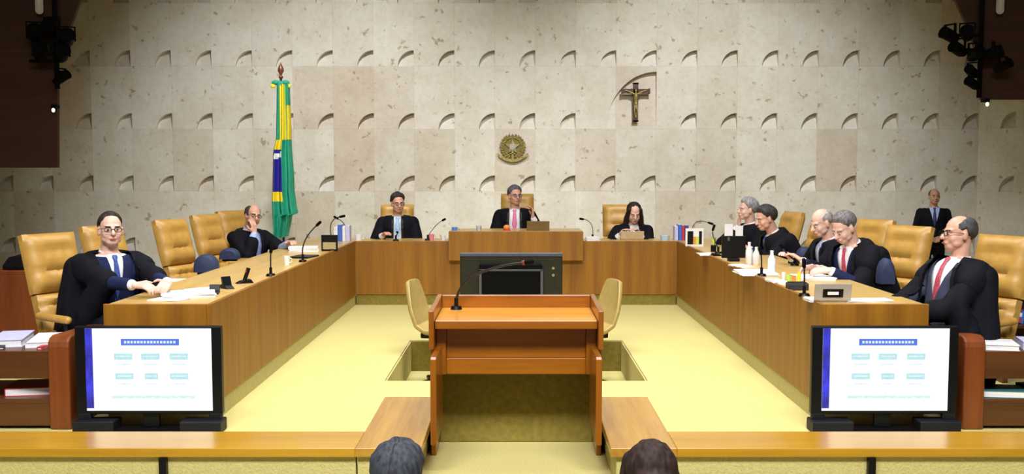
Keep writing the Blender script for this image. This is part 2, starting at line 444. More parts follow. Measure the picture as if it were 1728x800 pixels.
LB((-LX+.03, 5.80, zs-.02), (LX-.03, 6.36, zs), 'top', LECTT)
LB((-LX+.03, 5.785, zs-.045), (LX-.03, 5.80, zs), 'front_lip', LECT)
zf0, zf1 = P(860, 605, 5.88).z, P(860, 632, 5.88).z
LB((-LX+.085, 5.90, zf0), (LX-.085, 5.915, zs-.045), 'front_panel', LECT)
LB((-LX+.03, 5.875, zf1), (-LX+.085, 5.915, zs-.045), 'stile', LECTZ)
LB((LX-.085, 5.875, zf1), (LX-.03, 5.915, zs-.045), 'stile', LECTZ)
LB((-LX+.085, 5.885, zf1), (LX-.085, 5.915, zf0), 'lower_rail', LECT)
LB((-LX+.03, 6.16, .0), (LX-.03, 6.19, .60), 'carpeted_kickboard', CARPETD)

# microphones -------------------------------------------------------------
def bez(a, b, c, n=14):
    a, b, c = Vector(a), Vector(b), Vector(c)
    return [a*(1-t)**2+b*2*t*(1-t)+c*t*t for t in [i/n for i in range(n+1)]]
def mic(base, ctrl, tip, label, r=.006, red=False, base_r=.04):
    base = Vector(base); t = thing('gooseneck_microphone', label, 'microphone', base)
    m = MB(); m.cyl((0, 0, 0), base_r, .02, 20, base_r*.8); m.cyl((0, 0, .02), .012, .05, 12); m.build('base', BLACK, t, smooth=True)
    c, e = Vector(ctrl)-base, Vector(tip)-base
    pts = bez((0, 0, .05), c, e); m = MB(); m.tube(pts, r, 8); m.build('neck', mat('dark_neck', (.02, .02, .024), .4, .3), t, smooth=True)
    d = (pts[-1]-pts[-2]).normalized(); m = MB(); m.capsule(pts[-1], pts[-1]+d*.045, .013, .014, 12); m.build('head', BLACKM, t, smooth=True)
    if red: m = MB(); m.tube([pts[-1]-d*.012, pts[-1]+d*.004], .0135, 12); m.build('light_ring', mat('dull_red_ring', (.18, .03, .03), .4), t, smooth=True)
    return t
b_ = P(770, 517, 6.28); b_.z = zs
mic(b_, P(775, 455, 6.3)+Vector((0, 0, .0)), P(885, 443, 6.15), 'black gooseneck microphone rising from the left of the lectern top', .0075, True, .035)

# ------------------------------------------------------------------ screens
def slide_tv(X, Y, label, strip='left'):
    t = thing('television', label, 'television', (X, Y, 0))
    z0, z1 = P(0, 699, Y).z, P(0, 551, Y).z; hw = .445
    m = MB(); m.box((-hw, 0, z0), (hw, .05, z1)); m.box((-hw*.6, .05, z0+.08), (hw*.6, .09, z1-.1)); m.build('housing', BLACK, t, .006)
    sx0, sx1 = -.381, .386
    scr = [mat('screen_white', (.90, .96, 1.0), .4, noise_amt=.03, nscale=3, emit=1.12),
           mat('screen_blue_edge', (.03, .03, .55), .4, noise_amt=.9, nscale=9, emit=1.0),
           mat('screen_blue_bar', (.10, .20, .85), .4, emit=.95), mat('screen_cyan', (.55, .88, .97), .4, emit=.92),
           mat('screen_text', (.74, .92, .98), .4, noise_amt=.12, nscale=60, emit=1.0)]
    m = MB()
    def quad(i, u0, v0, u1, v1, d):
        m.cur = i; x0, x1 = sx0+(sx1-sx0)*u0, sx0+(sx1-sx0)*u1; h = z1-.012-(z0+.022)
        a, b = z1-.012-h*v1, z1-.012-h*v0; m.box((x0, -d, a), (x1, 0, b))
    quad(0, 0, 0, 1, 1, .003); quad(1, 0, 0, .058, .97, .0036); quad(2, .285, .125, .745, .205, .0036)
    for j, (u, v) in enumerate(((.30, .34), (.515, .34), (.74, .34), (.305, .58), (.52, .58), (.74, .58))):
        wd = .072 if j != 4 else .052
        quad(3, u-wd, v-.037, u+wd, v+.037, .0036)
        quad(4, u-wd*.8, v-.012, u+wd*.8, v+.006, .0042)
        quad(4, u-wd*.7, v+.085, u+wd*.7, v+.10, .0036)
    for j in range(16): quad(4, .31+j*.026, .150, .328+j*.026, .180, .0042)
    quad(4, .20, .815, .86, .85, .0036)
    m.build('screen', scr, t)
    m = MB(); m.box((-.05, .02, .02), (.05, .05, z0+.02)); m.box((-.2, -.08, 0), (.2, .1, .02)); m.build('stand', BLACK, t, .004)
    for s in (-1, 1):
        m = MB(); m.box((s*.325-.125, -.07, 0), (s*.325+.125, .08, .075)); m.box((s*.40-.04, 0, .07), (s*.40+.04, .04, z0+.01)); m.build('foot', mat('dark_grey_plastic', (.010, .011, .014), .5, spec=.2), t, .008)
    return t
TVY = 6.42
slide_tv(P(250, 600, TVY).x, TVY, 'black television showing a white slide before the left bench end')
slide_tv(P(1494, 600, TVY).x, TVY, 'black television showing a white slide before the right bench end')
# the television turned to the far bench, seen from behind
Y = 9.1; a, b = P(776, 427, Y), P(949, 500, Y)
t = thing('television', 'black television seen from behind, beyond the lectern', 'television', ((a.x+b.x)/2, Y, PZ))
hw = (b.x-a.x)/2; zt = a.z-PZ; zb = b.z-PZ-.02
OLIVE = mat('olive_black_plastic', (.012, .013, .004), .4, noise_amt=.3)
m = MB(); m.box((-hw, 0, zb), (hw, .05, zt-.025)); m.build('back_shell', OLIVE, t, .008)
m = MB(); m.box((-hw, -.01, zt-.03), (hw, .055, zt)); m.build('top_bezel', mat('slate_bezel', (.055, .065, .085), .4), t, .005)
m = MB(); m.box((-hw*.62, -.05, zb-.05), (hw*.60, .0, zt-.09)); m.build('rear_box', BLACKM, t, .012)
m = MB(); m.box((-hw*.62, -.058, zt-.15), (hw*.60, -.05, zt-.135))
for s in (-.62, .57): m.box((hw*s, -.058, zb-.05), (hw*s+.02, -.05, zt-.14))
m.build('bracket_frame', GREY, t)
m = MB()
for z in (.13, .19): m.cyl((0, 0, 0), .012, .012, 12, M=tr(hw*.82, -.001, zt-z)@rot(PI/2, 'X'))
m.build('port', mat('port_brass', (.4, .3, .1), .4, .5), t)
m = MB(); m.box((-.05, .0, .02), (.05, .05, zb)); m.box((-.32, -.14, 0), (.32, .20, .03)); m.build('stand', BLACK, t, .006)

# ------------------------------------------------------------------ chairs
def pad(m, x0, x1, z0, z1, y0, y1, M, rx=.03, n=9, bulge=.012, rows=2, btn=None):
    # a cushion slab with a pillowed front (front is -y)
    def yy(u, v):
        e = min(u, 1-u, 1)*2; g = min(v, 1-v)*2
        f = (1-(1-min(1, e*3))**2)*(1-(1-min(1, g*3))**2)
        return f
    nu, nv = 14, 14
    fr = []; bk = []
    for j in range(nv+1):
        for i in range(nu+1):
            u, v = i/nu, j/nv; f = yy(u, v)
            x = x0+(x1-x0)*u; z = z0+(z1-z0)*v
            d = 0
            if btn:
                for bu, bv in btn: d += math.exp(-(((u-bu)*(x1-x0))**2+((v-bv)*(z1-z0))**2)/.0006)*.026
                for bv in {q[1] for q in btn}: d += math.exp(-(((v-bv)*(z1-z0))**2)/.00016)*.011
            fr.append(M@Vector((x, y0+(1-f)*rx-bulge*f+d, z))); bk.append(M@Vector((x, y1-(1-f)*rx, z)))
    N = (nu+1)*(nv+1); fs = []
    for j in range(nv):
        for i in range(nu):
            a = j*(nu+1)+i; fs.append((a, a+1, a+nu+2, a+nu+1)); fs.append((N+a, N+a+nu+1, N+a+nu+2, N+a+1))
    for i in range(nu):
        fs.append((i, N+i, N+i+1, i+1)); a = nv*(nu+1)+i; fs.append((a, a+1, N+a+1, N+a))
    for j in range(nv):
        a = j*(nu+1); fs.append((a, a+nu+1, N+a+nu+1, N+a)); a += nu; fs.append((a, N+a, N+a+nu+1, a+nu+1))
    m.add(fr+bk, fs)
def make_chair(label, top=1.16, recl=10):
    t = thing('leather_armchair', label, 'chair')
    Bk = tr(0, .20, .46)@rot(math.radians(-recl), 'X')
    h = (top-.46)/math.cos(math.radians(recl))
    m = MB(); pad(m, -.205, .205, .0, h*.40, -.05, .07, Bk, btn=[(u, .72) for u in (.3, .5, .7)]); m.build('lower_back_cushion', LEATHER, t, smooth=True)
    m = MB(); pad(m, -.215, .215, h*.415, h, -.05, .075, Bk, .04, btn=[(u, v) for v in (.36, .68) for u in (.32, .5, .68)]); o = m.build('upper_back_cushion', LEATHER, t, smooth=True)
    m = MB(); m.box((-.19, .02, .03), (.19, .055, h*.93), Bk); m.build('back_shell', LEATHERD, t, .01)
    m = MB(); pad(m, -.235, .235, -.27, .27, -.06, .06, tr(0, -.04, .43)@rot(-PI/2, 'X'), .03); m.build('seat', LEATHER, t, smooth=True)
    for s in (-1, 1):
        m = MB(); m.capsule((s*.262, -.12, .60), (s*.262, .16, .61), .026, .026); m.build('armrest', LEATHER, t, smooth=True)
        m = MB(); m.tube([(s*.24, -.1, .38), (s*.262, -.1, .40), (s*.262, -.1, .585)], .014, 8); m.build('arm_bracket', BLACK, t, smooth=True)
    m = MB(); m.cyl((0, -.03, .09), .03, .30, 14); m.build('pedestal', CHROME, t, smooth=True)
    m = MB()
    for k in range(5):
        a = 2*PI*k/5+.3; d = Vector((math.cos(a), math.sin(a), 0)); m.capsule(Vector((0, -.03, .10)), Vector((0, -.03, .075))+d*.28, .022, .016, 8)
        m.ell(Vector((0, -.03, .03))+d*.28, (.03, .03, .03), n=10, m=6)
    m.build('base', BLACK, t, smooth=True)
    return t
R_ = math.radians
ch0 = make_chair('tan leather armchair behind the bespectacled person at the left bench end', 1.15, 15)
def seat_pos(px, Y, rz):
    # px: middle of the backrest as seen; the seat centre lies .29 m in front of it
    p = P(px, 450, Y); return (p.x+.29*math.sin(R_(rz)), Y-.29*math.cos(R_(rz)))
q_ = seat_pos(97, 7.45, 62)
ch0.location = (q_[0], q_[1], 0); ch0.rotation_euler = (0, 0, R_(62))
def chair_at(px, Y, rz, label, zz=0):
    q = seat_pos(px, Y, rz); return dup(ch0, (q[0], q[1], zz), R_(rz), label, None)
chair_at(188, 8.55, 68, 'tan leather armchair half hidden behind the bespectacled seated person')
chair_at(303, 9.65, 70, 'empty tan leather armchair, left one of the two between the seated people at left')
chair_at(361, 10.75, 70, 'empty tan leather armchair, right one of the two between the seated people at left')
chair_at(402, 11.8, 64, 'tan leather armchair holding the bald person with hand on chin')
chair_at(670, 13.9, 0, 'tan leather armchair behind the person with the light blue tie')
chair_at(873, 13.9, 0, 'tan leather armchair behind the person at the raised desk', zz=.14)
chair_at(1045, 13.9, 0, 'tan leather armchair behind the long-haired person')
chair_at(1324, 11.5, -80, 'tan leather armchair mostly hidden by the dark-haired person at right')
chair_at(1380, 10.75, -72, 'empty tan leather armchair turned sideways right of the dark-haired person')
chair_at(1463, 9.6, -64, 'tan leather armchair behind the grey-haired reader and the bald person')
chair_at(1520, 8.5, -60, 'empty tan leather armchair between the grey-haired reader and the standing person')
chair_at(1680, 7.2, -64, 'tan leather armchair of the balding person nearest at right')

# visitors' low-backed chairs in the clerks' pit
def pit_chair(label, x, y, rz):
    t = thing('shell_chair', label, 'chair', (x, y, PZ), rz)
    # profile of the shell, faces -y
    prof = [(-.24, .50), (-.10, .46), (.10, .46), (.19, .52), (.24, .66), (.30, .92)]
    m = MB(); rings = []
    L_ = [Vector((0, *p)) for p in prof]
    fine = []
    for i in range(len(L_)-1):
        for k in range(5): fine.append(L_[i].lerp(L_[i+1], k/5))
    fine.append(L_[-1])
    for i, p in enumerate(fine):
        d = (fine[min(i+1, len(fine)-1)]-fine[max(i-1, 0)]).normalized(); n_ = Vector((0, -d.z, d.y))
        s_ = i/(len(fine)-1); hw = .24*(1-.45*max(0, (s_-.75)/.25)**2); th = .03
        ring = [p+Vector((-hw, 0, 0))+n_*th*.5, p+Vector((-hw*.7, 0, 0))-n_*th*.6, p+Vector((hw*.7, 0, 0))-n_*th*.6, p+Vector((hw, 0, 0))+n_*th*.5,
                p+Vector((hw, 0, 0))+n_*(th+.03), p+Vector((hw*.8, 0, 0))+n_*th, p+Vector((-hw*.8, 0, 0))+n_*th, p+Vector((-hw, 0, 0))+n_*(th+.03)]
        rings.append(ring)
    m.loft(rings); o = m.build('shell', mat('olive_tan_leather', (.42, .31, .10), .45), t, smooth=True)
    sub = o.modifiers.new('s', 'SUBSURF'); sub.levels = 1; sub.render_levels = 2
    m = MB(); m.cyl((0, 0, .04), .025, .43, 12); m.build('pedestal', BLACK, t, smooth=True)
    m = MB(); m.box((-.15, -.15, .42), (.15, .15, .47)); m.build('seat_plate', BLACK, t, .01)
    m = MB()
    for k in range(4):
        a = PI/2*k+PI/4; m.capsule((0, 0, .05), (.25*math.cos(a), .25*math.sin(a), .02), .02, .018, 8)
    m.build('base', BLACK, t, smooth=True)
pit_chair('tan shell chair peeking out at the left of the lectern', -.66, 9.35, R_(78))
pit_chair('tan shell chair peeking out at the right of the lectern', .62, 9.35, R_(-72))

# ------------------------------------------------------------------ people
SKIN = {'fair': mat('skin_fair', (.66, .36, .26), .5, noise_amt=.06, nscale=30), 'tan': mat('skin_tan', (.50, .26, .17), .5, noise_amt=.06, nscale=30),
        'pale': mat('skin_pale', (.74, .46, .37), .5, noise_amt=.06, nscale=30)}
EYEW = mat('eye_white', (.7, .68, .64), .3); EYED = mat('eye_dark', (.015, .010, .008), .2)
LIP = mat('lips', (.42, .13, .11), .5)
TOR = [(-.10, .0, .165, .125), (0, 0, .17, .125), (.12, 0, .155, .115), (.25, -.005, .165, .12), (.37, -.005, .185, .122), (.44, 0, .182, .108), (.48, .006, .145, .088), (.505, .01, .085, .07), (.52, .01, .062, .062)]
def tor(z, off=0):
    for a, b in zip(TOR, TOR[1:]):
        if z <= b[0]:
            t = max(0, (z-a[0])/(b[0]-a[0])); return tuple(a[i]+(b[i]-a[i])*t for i in range(1, 4))
    return TOR[-1][1:]
def torso_loft(m, off, z0=-.10, z1=.52, wide=1.0):
    rings = []; n = 24; k = 14
    for i in range(k+1):
        z = z0+(z1-z0)*i/k; cy, rx, ry = tor(z)
        rings.append([Vector(((rx*wide+off)*math.cos(2*PI*j/n), cy+(ry+off)*math.sin(2*PI*j/n), z+ (off*.4 if i == k else 0))) for j in range(n)])
    m.loft(rings)
def ik(Sh, W, a, b, pole):
    d = W-Sh; L = d.length
    if L > (a+b)*.985: W = Sh+d.normalized()*(a+b)*.985; d = W-Sh; L = d.length
    u = d.normalized(); x = (a*a-b*b+L*L)/(2*L); h = math.sqrt(max(0, a*a-x*x))
    pp = (pole-u*pole.dot(u)).normalized()
    return Sh+u*x+pp*h, W
def hand(m, W, d, pn, sg, curl=25, sc=1.0):
    d = d.normalized(); pn = (pn-d*pn.dot(d)).normalized(); l = d.cross(pn)*sg
    for o in (-.026, -.009, .009, .026): m.capsule(W+l*o*.7+d*.01, W+l*o+d*.085*sc, .0155, .0125, 8)
    for i, (o, ln) in enumerate(((.030, .92), (.011, 1.0), (-.010, .94), (-.029, .76))):
        p = W+l*o+d*.085*sc; a = 0
        for sl, r0, r1 in ((.042, .0098, .009), (.027, .009, .008), (.021, .008, .0068)):
            a += math.radians(curl); dd = d*math.cos(a)+pn*math.sin(a)+l*o*1.2
            q = p+dd.normalized()*sl*ln*sc; m.capsule(p, q, r0, r1, 8); p = q
    p = W+l*.028+d*.025; q = p+(d*.55+l*.75+pn*.15).normalized()*.045*sc; m.capsule(p, q, .0135, .011, 8)
    r = q+(d*.85+l*.2+pn*.3).normalized()*.033*sc; m.capsule(q, r, .0105, .0085, 8)
def hair_patch(m, H, lo, hi, t=.012, a0=-180, a1=180, na=48, ne=14, wav=.15, sc=(.079, .10, .094), c=(0, .02, .03)):
    # azimuth 0 = face side; lo/hi give elevation limits in degrees
    closed = a1-a0 >= 359
    c = Vector(c); outer = []
    na_ = na
    grid = []
    for i in range(na_+1):
        az = a0+(a1-a0)*i/na_; A = R_(az)
        l, h = lo(abs(az)), hi(abs(az)); row = []
        for j in range(ne+1):
            v = j/ne; e = R_(l+(h-l)*v)
            ed = min(1, v*3.2) if h > 89 else min(1, v*4, (1-v)*4)
            ed = ed*ed*(3-2*ed) if h > 89 else ed
            if not closed: ed = min(ed, min(1, (i/na_)*8, (1-i/na_)*8))
            nzv = noise.noise(Vector((math.sin(A)*3, math.cos(A)*3, e*3)))*wav*t*1.5+noise.noise(Vector((A*14, e*2, 3)))*wav*t
            k = 1+(-.05*(1-ed))
            ro = (t+nzv)*ed
            dv = Vector((math.sin(A)*math.cos(e), -math.cos(A)*math.cos(e), math.sin(e)))
            row.append(H@(c+Vector((dv.x*(sc[0]*k+ro), dv.y*(sc[1]*k+ro), dv.z*(sc[2]*k+ro)))))
        grid.append(row)
    vs = [p for r in grid for p in r]; fs = []
    W_ = ne+1
    for i in range(na_):
        for j in range(ne): fs.append((i*W_+j, (i+1)*W_+j, (i+1)*W_+j+1, i*W_+j+1))
    m.add(vs, fs)
def interp(pts):
    def f(a):
        for (x0, y0), (x1, y1) in zip(pts, pts[1:]):
            if a <= x1:
                t = (a-x0)/(x1-x0); t = t*t*(3-2*t); return y0+(y1-y0)*t
        return pts[-1][1]
    return f
LO_M = interp([(0, 36), (35, 33), (55, 16), (72, -6), (88, 2), (106, -30), (180, -64)])
LO_REC = interp([(0, 48), (35, 45), (55, 24), (72, -4), (88, 2), (106, -30), (180, -64)])
LO_B = interp([(0, 0), (60, 3), (75, -5), (88, 2), (106, -28), (180, -60)])
HI_C = interp([(0, 10), (58, 24), (90, 48), (130, 68), (180, 72)])
HI_B = interp([(0, 10), (60, 12), (90, 34), (130, 48), (180, 52)])
TOP = lambda a: 90

def person(label, x, y, z=0, yaw=0, lean=5, hy=0, hp=0, hr=0, hands=None, palm=None, skin='fair', hair='short', hairc=(.03, .025, .02), glasses=False,
           robe=True, suit=NAVY, tie=(.3, .3, .5), shirt=SHIRT, hip=.50, stand=False, vox=.008, robe_w=.055, fem=False, drape=False, curl=(25, 25), poles=None, tiew=1.0, open_w=.05, suit_v=.075, sleeves=(1, 1), yoke=False):
    t = thing('person', label, 'person', (x, y, z), R_(yaw))
    T = tr(0, 0, hip)@rot(R_(lean), 'X'); Ti = T.inverted()
    Wm = tr(x, y, z)@rot(R_(yaw), 'Z'); toT = (Wm@T).inverted()
    sk = SKIN[skin]
    dn = Ti.to_3x3()@Vector((0, 0, -1))
    sh = [Vector((-.188, .01, .43)), Vector((.188, .01, .43))]
    wr = []; el = []; hd = []; pn = []
    for i in (0, 1):
        s = -1 if i == 0 else 1
        if hands and hands[i] is not None: W = toT@Vector(hands[i])
        elif stand: W = Ti@Vector((s*.10, -.20, hip+.08))
        else: W = Ti@Vector((s*.14, -.36, .68))
        po = Vector(poles[i]) if poles and poles[i] else Vector((s*.55, .25, -.9))
        E, W = ik(sh[i], W, .29, .26, po)
        wr.append(W); el.append(E); d = (W-E).normalized()
        p = dn
        if palm and palm[i]:
            p = toT.to_3x3()@Vector(palm[i][0]); 
            if palm[i][1]: d = (toT.to_3x3()@Vector(palm[i][1])).normalized()
        hd.append(d); pn.append(p)
    # lower body points (unleaned)
    def lp(*v): return Ti@Vector(v)
    legs = []
    for s in (-1, 1):
        if stand: legs.append([lp(s*.09, 0, hip-.02), lp(s*.10, -.01, .48), lp(s*.10, .02, .08), lp(s*.115, -.14, .035)])
        else: legs.append([lp(s*.09, 0, hip), lp(s*.11, -.40, hip-.01), lp(s*.11, -.34, .09), lp(s*.12, -.50, .035)])
    Hm = tr(0, -.012, .575)@rot(R_(hy), 'Z')@rot(R_(hp-lean), 'X')@rot(R_(hr), 'Y')@tr(0, -.018, .098)
    # --- body, one continuous surface
    m = MB(); torso_loft(m, 0)
    m.capsule((0, .012, .47), Hm@Vector((0, .03, -.05)), .060, .058)
    g = Hm
    m.ell((0, .018, .030), (.0755, .096, .089), g); m.ell((0, -.016, -.030), (.067, .072, .084), g)
    m.ell((0, -.046, -.084), (.042, .038, .030), g); m.ell((0, -.064, .022), (.052, .020, .017), g)
    for s in (-1, 1):
        m.ell((s*.036, -.052, -.034), (.026, .026, .030), g); m.ell((s*.077, .012, -.012), (.011, .019, .033), g, 10, 6)
        m.ell((s*.044, -.024, -.064), (.022, .036, .026), g)
    m.capsule((0, -.084, .010), (0, -.108, -.028), .009, .014, 8, g); m.ell((0, -.096, -.032), (.018, .012, .009), g)
    m.ell((0, -.086, -.062), (.024, .012, .011), g)
    for i in (0, 1):
        m.capsule(sh[i]-Vector((sh[i].x*.25, 0, .01)), sh[i], .055, .055); m.capsule(sh[i], el[i], .050, .038); m.capsule(el[i], wr[i], .038, .026)
        hand(m, wr[i], hd[i], pn[i], 1 if i == 0 else -1, curl[i])
        L = legs[i]; m.capsule(L[0], L[1], .082, .056); m.capsule(L[1], L[2], .054, .036); m.capsule(L[2], L[3], .036, .03)
    me = remesh(m, 'body', min(vox, .0065), 2); me.transform(T); link(me, 'body', sk, t)
    # --- trousers and shoes
    m = MB(); torso_loft(m, .012, -.10, .05)
    for L in legs: m.capsule(L[0], L[1], .098, .073); m.capsule(L[1], L[2], .070, .055)
    me = remesh(m, 'trousers', .013, 2); me.transform(T); link(me, 'trousers', BLKSUIT if robe else suit, t)
    for L in legs:
        m = MB(); a, b = T@L[2], T@L[3]; m.capsule((a.x, a.y+.02, .045), (b.x, b.y-.04, .038), .045, .04); m.build('shoe', BLACK, t, smooth=True)
    # --- shirt
    def cut(me, planes, test):
        bm = bmesh.new(); bm.from_mesh(me)
        for co, no in planes: bmesh.ops.bisect_plane(bm, geom=bm.verts[:]+bm.edges[:]+bm.faces[:], plane_co=co, plane_no=no)
        bmesh.ops.delete(bm, geom=[f for f in bm.faces if test(f.calc_center_median())], context='FACES'); bm.to_mesh(me); bm.free()
    m = MB(); torso_loft(m, .008, -.02, .50)
    rings = []
    for zz, r in ((.485, .078), (.51, .070), (.528, .066)):
        rings.append([Vector((r*math.cos(a), .006+r*math.sin(a)*1.0, zz+.014*math.sin(a))) for a in [2*PI*j/20 for j in range(20)]])
    m.loft(rings)
    for i in (0, 1):
        d = (wr[i]-el[i]).normalized(); m.capsule(wr[i]-d*.10, wr[i]-d*.022, .036, .037)
    me = remesh(m, 'shirt', max(.008, vox), 2); me.transform(T); sho = link(me, 'shirt', shirt, t)
    # --- tie
    if tie is not None:
        m = MB(); ls = []; zz = [.508, .495, .475, .44, .36, .28, .20, .14, .12]; ww = [.016, .020, .013, .017, .023, .028, .033, .036, .004]
        rg = []
        for q, wd in zip(zz, ww):
            cy, rx, ry = tor(q); yf = cy-ry-.012-(.016 if q > .48 else (.008 if q > .46 else .003))
            if q > .5: yf -= .0
            wd *= tiew
            rg.append([Vector((-wd, yf+.006, q)), Vector((-wd*.5, yf-.006, q)), Vector((wd*.5, yf-.006, q)), Vector((wd, yf+.006, q)), Vector((0, yf+.012, q))])
        m.loft([[T@v for v in r] for r in rg]); m.build('tie', mat('tie_%d_%d_%d' % tuple(int(c*100) for c in tie), tie, .5, noise_amt=.3, nscale=60), t, smooth=True)
    # --- jacket
    apex = .20
    def vcut(me, w0, ztop, apex, yback=.0, depth=.05, off=.02):
        sl = w0/(ztop-apex)
        pls = [((0, 0, apex), (1, 0, -sl)), ((0, 0, apex), (-1, 0, -sl))]
        def test(c):
            cy, rx, ry = tor(min(.52, c.z))
            return c.z > apex and abs(c.x) < sl*(c.z-apex) and c.y < -.01 and c.y > cy-ry-off-depth
        cut(me, pls, test)
    m = MB(); torso_loft(m, .022, -.06, .487)
    for i in (0, 1):
        d = (wr[i]-el[i]).normalized(); m.capsule(sh[i], el[i], .066, .052); m.capsule(el[i], wr[i]-d*.045, .052, .042)
    me = remesh(m, 'jacket', max(.009, vox), 3); vcut(me, suit_v, .49, apex); me.transform(T); jk = link(me, 'jacket', suit, t)
    if not robe:
        for s in (-1, 1):
            m = MB(); rg = []
            for q in (.50, .44, .37, .30, .24, apex):
                cy, rx, ry = tor(q); wv = suit_v*(q-apex)/(.49-apex); yf = cy-ry-.030
                o2 = .035 if apex < q < .49 else .012
                rg.append([T@Vector(p) for p in ((s*wv, yf, q), (s*(wv+o2), yf+.006, q), (s*(wv+o2), yf+.012, q), (s*wv, yf+.012, q))])
            m.loft(rg); m.build('lapel', BLKSUIT, jk, smooth=False)
    # --- robe
    if robe:
        m = MB(); torso_loft(m, robe_w-.012, -.09, .495)
        for i in (0, 1):
            s = -1 if i == 0 else 1
            d = (wr[i]-el[i]).normalized()
            m.capsule(Vector((s*.075, .03, .458)), sh[i]+Vector((0, 0, .0)), .052, .074)
            ln = sleeves[i]
            m.capsule(sh[i], sh[i].lerp(el[i], 1 if ln else .8)+Vector((0, 0, -.01)), .076, .082)
            if ln: m.capsule(el[i]+Vector((0, 0, -.015)), wr[i]-d*.10-Vector((0, 0, .01)), .080, .070)
            L = legs[i]
            if stand: pass
            else: m.capsule(L[0], L[1], .115, .09); m.capsule(L[1], L[1].lerp(L[2], .8), .088, .095)
            if drape:
                m.capsule(sh[i]+Vector((s*.02, .03, -.02)), Ti@Vector((s*.24, .08, .40)), .085, .12)
                m.capsule(Ti@Vector((s*.24, .08, .40)), Ti@Vector((s*.24, .05, .22)), .12, .11)
                m.capsule(el[i], Ti@Vector((s*.27, -.02, .45)), .085, .10)
        m.ell((0, .06, .455), (.11, .055, .05))
        me = remesh(m, 'robe', max(.010, vox), 4)
        # folds
        nr = [v.normal.copy() for v in me.vertices]
        for v, nv_ in zip(me.vertices, nr):
            c = v.co.copy(); a = math.atan2(c.x, -c.y)
            f = math.sin(a*19+noise.noise(c*3)*3)*.005*max(0, min(1, (.46-c.z)*4)); f += noise.noise(c*6)*.006
            v.co = c+nv_*f
        sl = (open_w*.8)/.45
        def test(c):
            cy, rx, ry = tor(max(-.1, min(.52, c.z)))
            return c.z > -.02 and abs(c.x) < open_w+sl*(c.z-.1)*-.35+.012 and c.y < -.01 and c.y > cy-ry-robe_w-.05
        a_ = open_w+.012+sl*.035; nn = -sl*.35
        cut(me, [((a_, 0, 0), (1, 0, -nn)), ((-a_, 0, 0), (-1, 0, -nn))], test)
        me.transform(T); rb = link(me, 'robe', ROBE, t)
        m = MB(); pts = []
        for s in (-1, 1):
            rg = []
            for q in (.475, .44, .37, .30, .2, .1, .02):
                cy, rx, ry = tor(q); xv = s*(a_+nn*q); yf = cy-ry*math.sqrt(max(.1, 1-(xv/(rx+.04))**2))-robe_w-.002
                rg.append([T@Vector(p) for p in ((xv-s*.004, yf+.002, q), (xv+s*.024, yf+.004, q), (xv+s*.024, yf+.016, q), (xv-s*.004, yf+.016, q))])
            m.loft(rg)
        m.build('robe_band', mat('black_satin', (.006, .007, .011), .5, noise_amt=.1, spec=.25), rb)
        if yoke:
            m = MB(); torso_loft(m, robe_w+.002, .30, .498)
            for i in (0, 1):
                s = -1 if i == 0 else 1
                m.capsule(Vector((s*.08, .03, .462)), sh[i]+Vector((0, 0, .004)), .055, .082); m.capsule(sh[i], sh[i].lerp(el[i], .34), .086, .096)
            me = remesh(m, 'shoulder_cape', max(.010, vox), 3)
            cut(me, [((a_, 0, 0), (1, 0, -nn)), ((-a_, 0, 0), (-1, 0, -nn))], lambda c: test(c) or (abs(c.x) < a_+nn*c.z and c.y < -.01))
            me.transform(T); link(me, 'shoulder_cape', ROBE, rb)
    # --- face details
    for s in (-1, 1):
        m = MB(); m.ell((s*.031, -.0835, .001), (.0125, .0065, .0055), g, 12, 8); m.cur = 1; m.ell((s*.031, -.0895, .001), (.0068, .0025, .0052), g, 10, 6)
        m.v = [tuple(T@Vector(v)) for v in m.v]; m.build('eye', [EYEW, EYED], t, smooth=True)
    hm = mat('hair_%d_%d_%d' % tuple(int(c*1000) for c in hairc), hairc, .65, spec=.25, noise_amt=.55, nscale=70, stretch=(1, 1, .3))
    m = MB()
    for s in (-1, 1): m.capsule((s*.016, -.090, .021), (s*.046, -.078, .023), .0042, .0032, 8, g)
    m.v = [tuple(T@Vector(v)) for v in m.v]; m.build('eyebrows', hm, t, smooth=True)
    m = MB(); m.ell((0, -.0965, -.0615), (.021, .0045, .0062), g, 12, 6); m.v = [tuple(T@Vector(v)) for v in m.v]; m.build('lips', LIP, t, smooth=True)
    # --- hair
    m = MB(); TH = T@Hm
    if hair == 'short': hair_patch(m, TH, LO_M, TOP, .013)
    elif hair == 'full': hair_patch(m, TH, LO_M, TOP, .019, wav=.3)
    elif hair == 'receding': hair_patch(m, TH, LO_REC, TOP, .007)
    elif hair == 'bald': hair_patch(m, TH, LO_B, HI_B, .008, 62, 298)
    elif hair == 'balding': hair_patch(m, TH, LO_B, HI_C, .013, 58, 302)
    elif hair == 'shaven': hair_patch(m, TH, LO_B, HI_B, .003, 66, 294)
    if hair == 'long':
        m = MB(); hair_patch(m, Matrix(), interp([(0, 30), (28, 20), (42, 2), (75, -30), (110, -40), (180, -50)]), TOP, .024)
        q = MB(); q.ell((0, .038, .035), (.094, .094, .100))
        for s in (-1, 1):
            q.capsule((s*.066, -.02, .055), (s*.088, .0, -.06), .030, .034); q.capsule((s*.088, .0, -.06), (s*.105, -.02, -.20), .036, .032)
            q.capsule((s*.105, -.02, -.20), (s*.10, -.06, -.31), .034, .016)
        q.capsule((0, .08, -.02), (0, .09, -.20), .085, .075)
        me = remesh(q, 'hair', .007, 3)
        nr = [v.normal.copy() for v in me.vertices]
        for v, nv_ in zip(me.vertices, nr): v.co += nv_*(noise.noise(Vector((v.co.x*60, v.co.y*60, v.co.z*5)))*.005)
        me.transform(TH); link(me, 'hair', hm, t)
    elif m.v:
        o = m.build('hair', hm, t, smooth=True)
